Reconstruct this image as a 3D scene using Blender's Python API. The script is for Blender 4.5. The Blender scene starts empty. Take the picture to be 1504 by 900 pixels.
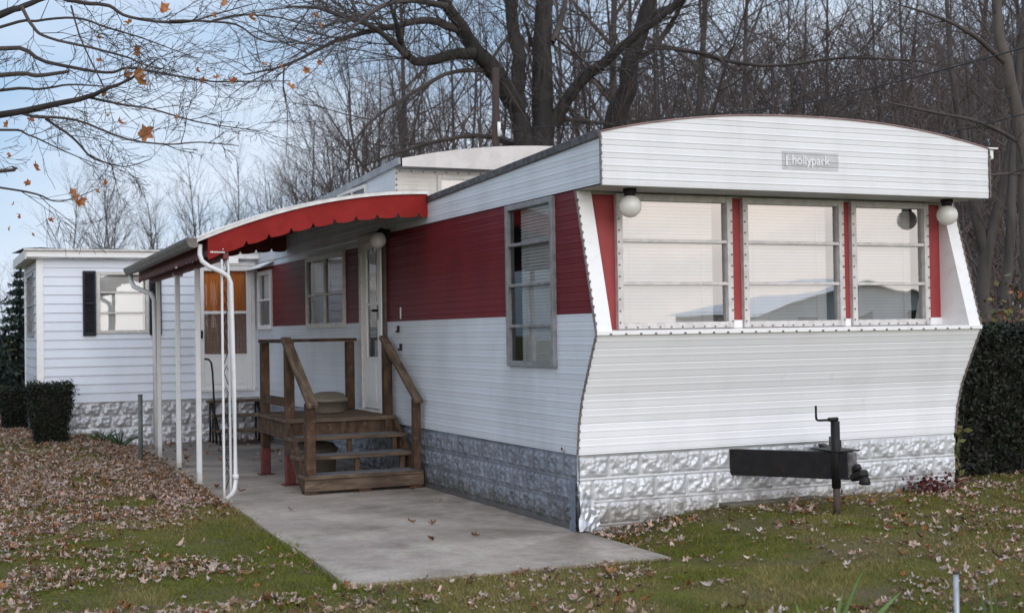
import bpy, bmesh, math, random
import numpy as np
from mathutils import Vector, Matrix, noise as mnoise
PI = math.pi
rnd = random.Random(7)
scene = bpy.context.scene
COL = scene.collection

# ------------------------------------------------------------------ camera
CAM_LOC = np.array((-4.4846, -8.8321, 1.5113))
YAW, PITCH, ROLL, FPX = 0.4216, 0.0191, -0.0158, 1927.9
_fw = np.array((math.sin(YAW)*math.cos(PITCH), math.cos(YAW)*math.cos(PITCH), math.sin(PITCH)))
_r0 = np.array((math.cos(YAW), -math.sin(YAW), 0.0)); _u0 = np.cross(_r0, _fw)
_r = math.cos(ROLL)*_r0 + math.sin(ROLL)*_u0
_u = -math.sin(ROLL)*_r0 + math.cos(ROLL)*_u0
cam_d = bpy.data.cameras.new('camera'); cam = bpy.data.objects.new('camera', cam_d); COL.objects.link(cam)
cam.matrix_world = Matrix(((_r[0], _u[0], -_fw[0], CAM_LOC[0]), (_r[1], _u[1], -_fw[1], CAM_LOC[1]), (_r[2], _u[2], -_fw[2], CAM_LOC[2]), (0, 0, 0, 1)))
cam_d.sensor_width = 36; cam_d.lens = 36*FPX/1504; cam_d.clip_end = 6000
cam_d.dof.use_dof = True; cam_d.dof.focus_distance = 11.0; cam_d.dof.aperture_fstop = 3.2
scene.camera = cam
def at(px, py, depth):
    """world point at a given distance ahead of the viewpoint"""
    return CAM_LOC + depth*(_fw + _r*(px-752)/FPX - _u*(py-450)/FPX)
def gpt(px, depth, z=None):
    p = at(px, 480, depth); p[2] = gz(p[0], p[1]) if z is None else z
    return p

scene.view_settings.view_transform = 'Standard'; scene.view_settings.look = 'None'
scene.view_settings.exposure = 0; scene.view_settings.gamma = 1

# ------------------------------------------------------------------ materials
def nd(nt, typ, **kw):
    n = nt.nodes.new(typ)
    for k, v in kw.items(): setattr(n, k, v)
    return n
def M(name, c1, c2=None, scale=8, rough=.6, metal=0., bump=0., bscale=None, stretch=(1,1,1), detail=6, lo=.35, hi=.65, spec=.5,
      c3=None, scale3=1.5, lo3=.45, hi3=.7, stretch3=(1,1,1), attr=None, transl=0.):
    m = bpy.data.materials.new(name); m.use_nodes = True; nt = m.node_tree; L = nt.links
    b = nt.nodes['Principled BSDF']; b.inputs['Roughness'].default_value = rough; b.inputs['Metallic'].default_value = metal
    b.inputs['Specular IOR Level'].default_value = spec
    tc = nd(nt, 'ShaderNodeTexCoord')
    def noisefac(sc, st, lo, hi, det=detail):
        mp = nd(nt, 'ShaderNodeMapping'); mp.inputs['Scale'].default_value = st; L.new(tc.outputs['Object'], mp.inputs['Vector'])
        n = nd(nt, 'ShaderNodeTexNoise'); n.inputs['Scale'].default_value = sc; n.inputs['Detail'].default_value = det
        n.inputs['Roughness'].default_value = .6; L.new(mp.outputs[0], n.inputs['Vector'])
        r = nd(nt, 'ShaderNodeMapRange', interpolation_type='SMOOTHSTEP'); r.inputs[1].default_value = lo; r.inputs[2].default_value = hi
        L.new(n.outputs['Fac'], r.inputs[0]); return r.outputs[0], n.outputs['Fac']
    def mix(f, a, bb, typ='MIX'):
        x = nd(nt, 'ShaderNodeMix', data_type='RGBA', blend_type=typ)
        if hasattr(f, 'node'): L.new(f, x.inputs[0])
        else: x.inputs[0].default_value = f
        for i, v in ((6, a), (7, bb)):
            if hasattr(v, 'node'): L.new(v, x.inputs[i])
            else: x.inputs[i].default_value = (*v, 1) if len(v) == 3 else v
        return x.outputs[2]
    col = None
    if attr:
        a = nd(nt, 'ShaderNodeAttribute', attribute_name=attr); col = a.outputs['Color']
        if c2 is not None:
            f, _ = noisefac(scale, stretch, lo, hi); col = mix(f, col, mix(1., col, c2, 'MULTIPLY'))
    elif c2 is not None:
        f, _ = noisefac(scale, stretch, lo, hi); col = mix(f, c1, c2)
    if c3 is not None:
        f, _ = noisefac(scale3, stretch3, lo3, hi3); col = mix(f, col if col is not None else c1, c3)
    if col is not None: L.new(col, b.inputs['Base Color'])
    else: b.inputs['Base Color'].default_value = (*c1, 1)
    if bump:
        _, f = noisefac(bscale or scale, stretch, 0, 1, 8)
        bp = nd(nt, 'ShaderNodeBump'); bp.inputs['Strength'].default_value = bump; bp.inputs['Distance'].default_value = .02
        L.new(f, bp.inputs['Height']); L.new(bp.outputs[0], b.inputs['Normal'])
    if transl:
        t = nd(nt, 'ShaderNodeBsdfTranslucent'); ms = nd(nt, 'ShaderNodeMixShader'); ms.inputs[0].default_value = transl
        L.new(col, t.inputs['Color']); L.new(b.outputs[0], ms.inputs[1]); L.new(t.outputs[0], ms.inputs[2])
        L.new(ms.outputs[0], nt.nodes['Material Output'].inputs['Surface'])
    return m
def glass_mat(name, refl, tint=(.9,.93,.92), wob=.25):
    m = bpy.data.materials.new(name); m.use_nodes = True; nt = m.node_tree; L = nt.links
    nt.nodes.remove(nt.nodes['Principled BSDF'])
    t = nd(nt, 'ShaderNodeBsdfTransparent'); t.inputs[0].default_value = (*tint, 1)
    g = nd(nt, 'ShaderNodeBsdfGlossy'); g.inputs['Roughness'].default_value = .015
    f = nd(nt, 'ShaderNodeFresnel'); f.inputs[0].default_value = 1.5
    ad = nd(nt, 'ShaderNodeMath', operation='ADD', use_clamp=True); ad.inputs[1].default_value = refl; L.new(f.outputs[0], ad.inputs[0])
    tc = nd(nt, 'ShaderNodeTexCoord'); n = nd(nt, 'ShaderNodeTexNoise'); n.inputs['Scale'].default_value = 2.5; n.inputs['Detail'].default_value = 1
    L.new(tc.outputs['Object'], n.inputs['Vector'])
    bp = nd(nt, 'ShaderNodeBump'); bp.inputs['Strength'].default_value = wob; bp.inputs['Distance'].default_value = .01
    L.new(n.outputs['Fac'], bp.inputs['Height']); L.new(bp.outputs[0], g.inputs['Normal'])
    ms = nd(nt, 'ShaderNodeMixShader'); L.new(ad.outputs[0], ms.inputs[0]); L.new(t.outputs[0], ms.inputs[1]); L.new(g.outputs[0], ms.inputs[2])
    L.new(ms.outputs[0], nt.nodes['Material Output'].inputs['Surface'])
    return m

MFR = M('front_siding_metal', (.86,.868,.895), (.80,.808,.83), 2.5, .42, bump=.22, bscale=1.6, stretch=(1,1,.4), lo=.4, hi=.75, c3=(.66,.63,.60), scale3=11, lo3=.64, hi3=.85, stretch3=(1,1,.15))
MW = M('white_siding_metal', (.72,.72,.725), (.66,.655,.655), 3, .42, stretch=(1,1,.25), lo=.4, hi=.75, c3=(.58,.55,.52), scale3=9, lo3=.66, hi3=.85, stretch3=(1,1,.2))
MWS = M('worn_shaded_side_siding', (.60,.635,.68), (.50,.53,.565), 2.2, .45, bump=.22, bscale=1.6, stretch=(1,.6,.35), lo=.38, hi=.72, c3=(.42,.4,.39), scale3=6, lo3=.64, hi3=.9, stretch3=(1,.5,.3))  # worn siding, with the unlit side's cool shade mixed into its base colour
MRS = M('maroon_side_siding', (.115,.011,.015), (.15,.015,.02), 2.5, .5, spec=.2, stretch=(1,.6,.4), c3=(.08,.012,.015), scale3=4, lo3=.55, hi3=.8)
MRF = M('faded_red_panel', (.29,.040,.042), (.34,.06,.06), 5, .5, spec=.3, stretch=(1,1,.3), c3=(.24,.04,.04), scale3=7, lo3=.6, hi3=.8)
MTRIM = M('white_trim_metal', (.80,.79,.78), (.66,.63,.60), 10, .4, lo=.5, hi=.85)
MSOF = M('soffit_metal', (.42,.41,.38), (.34,.33,.30), 4, .6)
MEDGE = M('dark_edge_seam', (.075,.06,.055), (.18,.15,.13), 25, .6)
MALU = M('aged_aluminium_frame', (.62,.595,.575), (.50,.475,.455), 14, .42, metal=.12)
MALUD = M('grey_aluminium_frame', (.27,.27,.28), (.19,.19,.19), 14, .45, metal=.3)
MALUW = M('pale_window_frame', (.62,.60,.56), (.5,.48,.44), 14, .45)
MDARK = M('dark_interior', (.035,.033,.032), (.06,.055,.05), 3, .9)
MBLIND = M('blind_slats', (.80,.79,.77), (.74,.73,.71), 5, .5)
MCURT = M('interior_curtain', (.10,.085,.08), (.06,.05,.048), 6, .8, stretch=(6,6,.4))
GLF = glass_mat('front_glass', .36, (.97,.98,.98), wob=.05)
GLS = glass_mat('side_glass', .01, (.97,.98,.98), wob=.03)
GLA = glass_mat('addition_glass', .12, (.97,.98,.98), wob=.02)
MRAIL = M('glass_reflector', (.3,.3,.3))
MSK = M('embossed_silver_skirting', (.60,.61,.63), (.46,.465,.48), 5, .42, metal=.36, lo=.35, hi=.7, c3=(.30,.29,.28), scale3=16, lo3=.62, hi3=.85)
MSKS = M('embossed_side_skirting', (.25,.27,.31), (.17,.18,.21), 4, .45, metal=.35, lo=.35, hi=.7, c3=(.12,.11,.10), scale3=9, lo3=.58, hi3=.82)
MFOIL = M('crumpled_foil', (.58,.60,.63), (.44,.46,.5), 9, .4, metal=.6)
MFOILD = M('grey_flashing', (.16,.19,.24), (.22,.25,.3), 9, .5, metal=.3)
MROOF = M('roof_membrane', (.22,.22,.23), (.15,.15,.15), 4, .7)
MROOFE = M('roof_edge_metal', (.03,.028,.028), (.09,.085,.085), 18, .6)
MBLK = M('black_paint_steel', (.008,.008,.009), (.016,.013,.013), 12, .55, bump=.1, spec=.3, c3=(.055,.030,.022), scale3=9, lo3=.60, hi3=.80)
MRUST = M('rusty_steel', (.05,.035,.03), (.09,.055,.045), 20, .7)
MGLOBE = M('opal_globe', (.78,.77,.72), (.7,.68,.63), 4, .25)
MBADGE = M('faded_badge', (.47,.465,.47), (.55,.54,.54), 12, .5)
MBADGET = M('badge_lettering', (.72,.72,.73), (.80,.80,.81), 20)
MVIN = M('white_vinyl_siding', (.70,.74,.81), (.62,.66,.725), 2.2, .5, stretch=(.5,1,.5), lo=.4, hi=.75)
MSHUT = M('black_shutter', (.010,.010,.013), (.018,.018,.022), 10, .6, spec=.3)
MDOORG = M('orange_curtain', (.62,.20,.040), (.75,.28,.06), 3, .7, stretch=(3,1,.6))
MDOORB = M('brown_curtain', (.40,.26,.21), (.46,.31,.26), 5, .8, stretch=(.6,1,4))
MVIS = M('visor_siding', (.72,.72,.725), (.66,.655,.655), 3, .42, stretch=(1,1,.25), lo=.4, hi=.75, c3=(.36,.33,.31), scale3=26, lo3=.67, hi3=.8, stretch3=(1,1,.07))
MAWR = M('awning_red', (.235,.016,.014), (.285,.022,.02), 4, .6, spec=.12, c3=(.16,.012,.014), scale3=7, lo3=.6, hi3=.85)
MAWD = M('awning_dark_red', (.15,.025,.025), (.20,.035,.035), 5, .6)
MAWW = M('awning_white_edge', (.74,.73,.71), (.6,.58,.55), 12, .45)
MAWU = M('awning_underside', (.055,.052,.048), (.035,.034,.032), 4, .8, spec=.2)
MGUT = M('gutter_metal', (.19,.172,.155), (.11,.098,.088), 12, .55, c3=(.32,.30,.28), scale3=5, lo3=.6, hi3=.8)
MPOST = M('white_post_paint', (.70,.70,.70), (.60,.59,.57), 14, .45, lo=.5, hi=.8, c3=(.35,.28,.22), scale3=30, lo3=.7, hi3=.85)
MWOOD = M('weathered_brown_wood', (.105,.062,.040), (.050,.032,.022), 14, .85, spec=.15, bump=.5, stretch=(1,1,.35), c3=(.17,.125,.09), scale3=14, lo3=.52, hi3=.8)
MWOODL = M('worn_stair_wood', (.145,.105,.074), (.075,.053,.039), 9, .85, spec=.15, bump=.35, stretch=(.35,1.5,1.5), c3=(.27,.19,.13), scale3=10, lo3=.52, hi3=.8, stretch3=(.3,1.5,1.5))
MWOODR = M('worn_rail_wood', (.150,.108,.076), (.070,.050,.037), 11, .85, spec=.15, bump=.35, stretch=(2,.3,.4), c3=(.25,.19,.14), scale3=12, lo3=.52, hi3=.8, stretch3=(2,.3,.4))
MTREAD = M('grey_tread_paint', (.105,.11,.125), (.16,.155,.15), 12, .85, c3=(.15,.1,.07), scale3=9, lo3=.55, hi3=.8)
MREDP = M('red_base_paint', (.15,.018,.016), (.07,.012,.012), 12, .6)
MTUB = M('beige_plastic', (.19,.165,.13), (.15,.13,.10), 5, .5)
MCONC = M('patio_concrete', (.52,.45,.385), (.40,.335,.29), 1.3, .9, spec=.15, bump=.5, bscale=55, lo=.36, hi=.62, c3=(.19,.155,.13), scale3=1.7, lo3=.43, hi3=.80)
def mottle_concrete(m):
    nt = m.node_tree; L = nt.links; b = nt.nodes['Principled BSDF']; src = b.inputs['Base Color'].links[0].from_socket
    tc = nd(nt, 'ShaderNodeTexCoord')
    def nz(sc, lo, hi, st=(1,1,1), det=9):
        mp = nd(nt, 'ShaderNodeMapping'); mp.inputs['Scale'].default_value = st; L.new(tc.outputs['Object'], mp.inputs[0])
        n = nd(nt, 'ShaderNodeTexNoise'); n.inputs['Scale'].default_value = sc; n.inputs['Detail'].default_value = det; n.inputs['Roughness'].default_value = .7; L.new(mp.outputs[0], n.inputs['Vector'])
        r = nd(nt, 'ShaderNodeMapRange'); r.inputs[1].default_value = lo; r.inputs[2].default_value = hi; L.new(n.outputs['Fac'], r.inputs[0]); return r.outputs[0]
    def mul(x, y):
        k = nd(nt, 'ShaderNodeMath', operation='MULTIPLY')
        for i, v in enumerate((x, y)):
            if hasattr(v, 'node'): L.new(v, k.inputs[i])
            else: k.inputs[i].default_value = v
        return k.outputs[0]
    def mx(f, a, c, t='MIX'):
        x = nd(nt, 'ShaderNodeMix', data_type='RGBA', blend_type=t); L.new(f, x.inputs[0]); L.new(a, x.inputs[6]); x.inputs[7].default_value = (*c, 1); return x.outputs[2]
    c = mx(mul(nz(9, .30, .75), .6), src, (.62, .60, .58), 'MULTIPLY')
    c = mx(mul(nz(38, .40, .66), .6), c, (.66, .64, .62), 'MULTIPLY')
    c = mx(mul(nz(70, .63, .70), .55), c, (.62, .58, .54))
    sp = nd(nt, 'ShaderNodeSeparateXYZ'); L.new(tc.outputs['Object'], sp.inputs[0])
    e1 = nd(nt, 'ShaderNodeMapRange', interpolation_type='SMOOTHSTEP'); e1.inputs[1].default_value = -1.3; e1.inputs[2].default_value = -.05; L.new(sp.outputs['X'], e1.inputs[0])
    c = mx(mul(mul(nz(2.2, .36, .62), e1.outputs[0]), .75), c, (.15, .125, .095))  # brown layer, denser toward the mobile home's wall
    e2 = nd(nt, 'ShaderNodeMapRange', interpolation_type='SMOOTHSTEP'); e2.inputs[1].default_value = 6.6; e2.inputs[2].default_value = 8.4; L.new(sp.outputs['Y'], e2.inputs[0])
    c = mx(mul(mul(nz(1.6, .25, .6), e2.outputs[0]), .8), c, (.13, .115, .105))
    c = mx(mul(nz(1.1, .50, .72, (1.2, .5, 1)), .3), c, (.20, .17, .145))
    L.new(c, b.inputs['Base Color'])
mottle_concrete(MCONC)
def splash(m, z0, z1, colr, amt=.8, sc=7):
    """mud splashed up from the ground"""
    nt = m.node_tree; L = nt.links; b = nt.nodes['Principled BSDF']; src = b.inputs['Base Color'].links[0].from_socket
    tc = nd(nt, 'ShaderNodeTexCoord'); sp = nd(nt, 'ShaderNodeSeparateXYZ'); L.new(tc.outputs['Object'], sp.inputs[0])
    n = nd(nt, 'ShaderNodeTexNoise'); n.inputs['Scale'].default_value = sc; n.inputs['Detail'].default_value = 8; L.new(tc.outputs['Object'], n.inputs['Vector'])
    ad = nd(nt, 'ShaderNodeMath', operation='MULTIPLY_ADD'); L.new(n.outputs['Fac'], ad.inputs[0]); ad.inputs[1].default_value = -(z1-z0)*1.6; L.new(sp.outputs['Z'], ad.inputs[2])
    r = nd(nt, 'ShaderNodeMapRange', interpolation_type='SMOOTHSTEP'); r.inputs[1].default_value = z1-(z1-z0)*.8; r.inputs[2].default_value = z0-(z1-z0)*.8; r.inputs[3].default_value = 0; r.inputs[4].default_value = amt; L.new(ad.outputs[0], r.inputs[0])
    x = nd(nt, 'ShaderNodeMix', data_type='RGBA'); L.new(r.outputs[0], x.inputs[0]); L.new(src, x.inputs[6]); x.inputs[7].default_value = (*colr, 1); L.new(x.outputs[2], b.inputs['Base Color'])
splash(MSK, .06, .30, (.22, .20, .17), .75); splash(MSKS, .0, .26, (.10, .09, .075), .8); splash(MPOST, .0, .18, (.25, .21, .17), .7, 12)
MPIPE = M('galvanised_pipe', (.38,.40,.42), (.27,.28,.29), 14, .4, metal=.6)
MPIPEG = M('green_stake_paint', (.09,.105,.10), (.13,.14,.13), 14, .6)
MBARK = M('dark_tree_bark', (.020,.017,.016), (.042,.035,.032), 9, .95, bump=.6, stretch=(1,1,.25))
MTWIG = M('twig_bark', (.050,.040,.036), (.080,.064,.058), 2, .95)
MBARKW = M('woodland_bark', (.045,.037,.034), (.080,.068,.063), 6, .95, stretch=(1,1,.2))
MTWIGW = M('hazed_woodland_twigs', (.078,.059,.054), (.118,.092,.085), 1.2, .95)  # distance haze is put into this lighter twig colour
MTWIGR = M('reddish_twigs', (.12,.082,.072), (.155,.112,.10), 1.2, .95)
MPALE = M('pale_tan_bark', (.105,.086,.072), (.075,.062,.052), 7, .9, stretch=(1,1,.25), bump=.3)
MYEW = M('yew_leaves', (1,1,1), attr='Col', rough=.6, spec=.3)
MCORE = M('dark_bush_core', (.008,.010,.006), (.014,.016,.009), 9, .95)
MGRASS = M('grass_blades', (1,1,1), attr='Col', rough=.8, spec=.04, transl=.25)
MLEAF = M('fallen_leaf', (1,1,1), attr='Col', rough=.85, spec=.08, c2=(.62,.56,.5), scale=40, transl=.12)
MDRYLEAF = M('dry_maple_leaf', (.50,.20,.065), (.36,.11,.04), 20, .7, c3=(.55,.30,.14), scale3=8, transl=.3)
MLAWN = M('lawn_soil_grass', (.12,.115,.03), (.085,.08,.024), 2.5, .95, spec=.08, bump=.6, bscale=45, c3=(.115,.095,.058), scale3=1.3, lo3=.45, hi3=.72)
MPOLE = M('pole_wood', (.062,.037,.030), (.04,.026,.023), 8, .9, stretch=(1,1,.2))
MWIRE = M('wire_rubber', (.02,.02,.022))
MPLANK = M('weathered_board', (.13,.115,.085), (.08,.07,.05), 9, .9, bump=.3)

# ------------------------------------------------------------------ mesh helpers
class MB:
    def __init__(s): s.v = []; s.f = []; s.m = []; s.smooth = []
    def add(s, vs, fs, mi=0, sm=False):
        o = len(s.v); s.v.extend([tuple(map(float, p)) for p in vs]); s.f.extend([tuple(o+i for i in f) for f in fs])
        s.m.extend([mi]*len(fs)); s.smooth.extend([sm]*len(fs)); return s
    def box(s, x0, x1, y0, y1, z0, z1, mi=0, ch=.003):
        return s.obox(((x0+x1)/2, (y0+y1)/2, (z0+z1)/2), (abs(x1-x0), abs(y1-y0), abs(z1-z0)), None, mi, ch)
    def obox(s, c, size, rot=None, mi=0, ch=.003):
        h = np.array(size)/2; ch = min(ch, h.min()*.45); vs = []; idx = {}
        for sx in (-1, 1):
            for sy in (-1, 1):
                for sz in (-1, 1):
                    for a in range(3):
                        p = np.array((sx, sy, sz))*(h-ch); p[a] = (sx, sy, sz)[a]*h[a]
                        idx[(sx, sy, sz, a)] = len(vs); vs.append(p)
        fs = []
        for a in range(3):
            b, c2 = (a+1) % 3, (a+2) % 3
            for sg in (-1, 1):
                q = []
                for sb, sc in ((-1, -1), (1, -1), (1, 1), (-1, 1)):
                    k = [0, 0, 0]; k[a] = sg; k[b] = sb; k[c2] = sc; q.append(idx[(*k, a)])
                fs.append(tuple(q if sg > 0 else q[::-1]))
        for a in range(3):
            b, c2 = (a+1) % 3, (a+2) % 3
            for sb in (-1, 1):
                for sc in (-1, 1):
                    k0 = [0]*3; k1 = [0]*3; k0[a] = -1; k1[a] = 1; k0[b] = k1[b] = sb; k0[c2] = k1[c2] = sc
                    q = (idx[(*k0, b)], idx[(*k1, b)], idx[(*k1, c2)], idx[(*k0, c2)])
                    fs.append(q if sb*sc > 0 else q[::-1])
        for sx in (-1, 1):
            for sy in (-1, 1):
                for sz in (-1, 1):
                    q = tuple(idx[(sx, sy, sz, a)] for a in range(3)); fs.append(q if sx*sy*sz > 0 else q[::-1])
        vs = np.array(vs)
        if rot is not None: vs = vs @ np.array(rot.to_3x3()).T
        return s.add(vs + np.array(c, float), fs, mi)
    def beam(s, p, q, w, h, mi=0, up=(0,0,1), ch=.003):
        """square timber from p to q; w across, h along up"""
        p = Vector(p); q = Vector(q); d = (q-p).normalized(); u = Vector(up); r = d.cross(u).normalized(); u = r.cross(d)
        R = Matrix((r, d, u)).transposed()
        return s.obox((p+q)/2, (w, (q-p).length, h), R, mi, ch)
    def tube(s, pts, r, n=8, mi=0, cap=True, sm=True):
        V, F = tube_np(np.array(pts, float), np.broadcast_to(np.array(r, float), (len(pts),)), n)
        s.add(V, F, mi, sm)
        if cap:
            m = len(pts); o = len(s.v)-len(V)
            s.f.append(tuple(o+i for i in range(n))[::-1]); s.f.append(tuple(o+(m-1)*n+i for i in range(n)))
            s.m += [mi, mi]; s.smooth += [False, False]
        return s
    def lathe(s, prof, c, n=24, mi=0, sm=True, fn=None):
        vs = []; fs = []; m = len(prof)
        for i in range(n):
            a = 2*PI*i/n; k = fn(a) if fn else 1
            for r, z in prof: vs.append((c[0]+r*k*math.cos(a), c[1]+r*k*math.sin(a), c[2]+z))
        for i in range(n):
            j = (i+1) % n
            for t in range(m-1): fs.append((i*m+t, j*m+t, j*m+t+1, i*m+t+1))
        return s.add(vs, fs, mi, sm)
    def build(s, name, mats, parent=None, loc=None):
        me = bpy.data.meshes.new(name); me.from_pydata(s.v, [], s.f)
        me.polygons.foreach_set('material_index', s.m); me.polygons.foreach_set('use_smooth', s.smooth)
        for m in (mats if isinstance(mats, (list, tuple)) else [mats]): me.materials.append(m)
        return link(name, me, parent)
def link(name, me, parent=None):
    o = bpy.data.objects.new(name, me); COL.objects.link(o)
    if parent is not None:
        o.parent = parent; o.matrix_parent_inverse = world_of(parent).inverted()
    return o
def world_of(o):
    m = Matrix.LocRotScale(o.location, o.rotation_euler, o.scale)
    return (world_of(o.parent) @ o.matrix_parent_inverse @ m) if o.parent else m
def tag(o, label=None, cat=None, group=None, kind=None):
    for k, v in (('label', label), ('category', cat), ('group', group), ('kind', kind)):
        if v: o[k] = v
    return o
def empty(name, loc, label, cat, group=None):
    o = bpy.data.objects.new(name, None); COL.objects.link(o); o.location = [float(v) for v in loc]; o.empty_display_size = .2
    return tag(o, label, cat, group)
def tube_np(P, R, n):
    m = len(P); T = np.empty_like(P); T[1:-1] = P[2:]-P[:-2]; T[0] = P[1]-P[0]; T[-1] = P[-1]-P[-2]
    T /= np.linalg.norm(T, axis=1)[:, None]+1e-9
    ref = np.array((0., 0., 1.)) if abs(T[:, 2]).mean() < .8 else np.array((1., 0., 0.))
    A = np.cross(T, ref); A /= np.linalg.norm(A, axis=1)[:, None]+1e-9; B = np.cross(T, A)
    a = np.arange(n)*2*PI/n; V = P[:, None, :] + R[:, None, None]*(np.cos(a)[None, :, None]*A[:, None, :]+np.sin(a)[None, :, None]*B[:, None, :])
    i = np.arange(m-1)[:, None]*n; j = np.arange(n)[None, :]; k = (j+1) % n
    F = np.stack([i+j, i+k, i+n+k, i+n+j], -1).reshape(-1, 4)
    return V.reshape(-1, 3), F
def np_mesh(name, V, F, mats, smooth=False, col=None, mi=None):
    """V (n,3), F (m,k) equal-sized faces"""
    V = np.asarray(V, np.float32); F = np.asarray(F, np.int32); k = F.shape[1]
    me = bpy.data.meshes.new(name); me.vertices.add(len(V)); me.vertices.foreach_set('co', V.ravel())
    me.loops.add(F.size); me.loops.foreach_set('vertex_index', F.ravel())
    me.polygons.add(len(F)); me.polygons.foreach_set('loop_start', np.arange(len(F), dtype=np.int32)*k)
    if smooth: me.polygons.foreach_set('use_smooth', np.ones(len(F), bool))
    if mi is not None: me.polygons.foreach_set('material_index', np.asarray(mi, np.int32))
    me.update(calc_edges=True)
    for m in (mats if isinstance(mats, (list, tuple)) else [mats]): me.materials.append(m)
    if col is not None:
        a = me.attributes.new('Col', 'FLOAT_COLOR', 'POINT'); c = np.ones((len(V), 4), np.float32); c[:, :3] = col
        a.data.foreach_set('color', c.ravel())
    return me
def vnoise(x, y, seed=0):
    """smooth 2-D value noise, 0..1"""
    x = np.asarray(x, float); y = np.asarray(y, float)
    xi = np.floor(x).astype(np.int64); yi = np.floor(y).astype(np.int64); fx = x-xi; fy = y-yi
    fx = fx*fx*(3-2*fx); fy = fy*fy*(3-2*fy)
    def h(a, b):
        n = (a*374761393 + b*668265263 + seed*974634121) & 0xffffffff
        n = ((n ^ (n >> 13))*1274126177) & 0xffffffff
        return ((n ^ (n >> 16)) & 0xffff)/65535.
    return (h(xi, yi)*(1-fx)+h(xi+1, yi)*fx)*(1-fy)+(h(xi, yi+1)*(1-fx)+h(xi+1, yi+1)*fx)*fy
def S(t): t = np.clip(t, 0, 1); return t*t*(3-2*t)
def gz(x, y):
    x = np.asarray(x, float); y = np.asarray(y, float)
    z = -.022 + .122*S((x-.1)/1.2) + .016*S((-1.12-y)/.25) + .19*S((y-7.5)/3.)*S((-1.85-x)/.6)
    return z + .02*(vnoise(x*.9, y*.9, 3)-.5)*S((np.abs(x+1)-1.3)/1.)

# corrugated wall builder ------------------------------------------------
def sample_profile(z0, z1, pitch, pts, phase=0.):
    """z values and offsets of a repeating rib profile between z0 and z1; pts = [(frac, off)...] over one pitch"""
    out = []; k = math.floor((z0-phase)/pitch)-1
    while phase+k*pitch < z1+pitch:
        for f, o in pts: out.append((phase+(k+f)*pitch, o))
        k += 1
    def ev(z):
        for (a, oa), (b, ob) in zip(out, out[1:]):
            if a <= z <= b: return oa+(ob-oa)*(z-a)/max(b-a, 1e-9)
        return 0
    zs = [z for z, o in out if z0+1e-4 < z < z1-1e-4]
    return [z0]+zs+[z1], ev
def siding(mb, P, u0, u1, z0, z1, pitch=.11, pts=None, phase=.0, holes=(), ztop=None, ucuts=(), mi=0):
    """P(u,z,off)->xyz; u0,u1 numbers or functions of z; holes (ua,ub,za,zb); ztop(u) clamps the top edge"""
    pts = pts or RIB
    zs, ev = sample_profile(z0, z1, pitch, pts, phase)
    zs = sorted(set(zs+[z for h in holes for z in h[2:] if z0 < z < z1]))
    f0 = u0 if callable(u0) else (lambda z: u0); f1 = u1 if callable(u1) else (lambda z: u1)
    for a, b in zip(zs, zs[1:]):
        zm = (a+b)/2; seg = [(None, None)]
        cuts = sorted((h[0], h[1]) for h in holes if h[2] < zm < h[3])
        spans = []; start = None
        for ha, hb in cuts:
            spans.append((start, ha)); start = hb
        spans.append((start, None))
        for sa, sb in spans:
            ends = [(f0(a) if sa is None else sa, f0(b) if sa is None else sa), (f1(a) if sb is None else sb, f1(b) if sb is None else sb)]
            if ends[0][0] >= ends[1][0]-1e-4: continue
            mids = [c for c in ucuts if ends[0][0]+1e-3 < c < ends[1][0]-1e-3]
            us = [ends[0]]+[(c, c) for c in mids]+[ends[1]]
            for (ua0, ua1), (ub0, ub1) in zip(us, us[1:]):
                q = [(ua0, a), (ub0, a), (ub1, b), (ua1, b)]
                if ztop:
                    q = [(u, min(z, ztop(u))) for u, z in q]
                    if abs(q[0][1]-q[3][1]) < 1e-5 and abs(q[1][1]-q[2][1]) < 1e-5: continue
                mb.add([P(u, z, ev(z)) for u, z in q], [(0, 1, 2, 3)], mi)
RIB = [(0, 0), (.04, -.0022), (.07, -.0022), (.12, 0), (.48, .0004), (.54, .0022), (.60, .0022), (.68, .0004)]
LAP = [(0, .014), (.985, .0), (.99, -.004)]
def WX(x0): return lambda u, z, o: (x0-o, u, z)      # wall facing -X, u = y
def WY(y0): return lambda u, z, o: (u, y0-o, z)      # wall facing -Y, u = x
def pbox(mb, P, u0, u1, z0, z1, o0, o1, mi=0, ch=.003):
    a = np.array(P(u0, z0, o0)); b = np.array(P(u1, z1, o1)); lo = np.minimum(a, b); hi = np.maximum(a, b)
    return mb.box(lo[0], hi[0], lo[1], hi[1], lo[2], hi[2], mi, ch)
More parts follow.
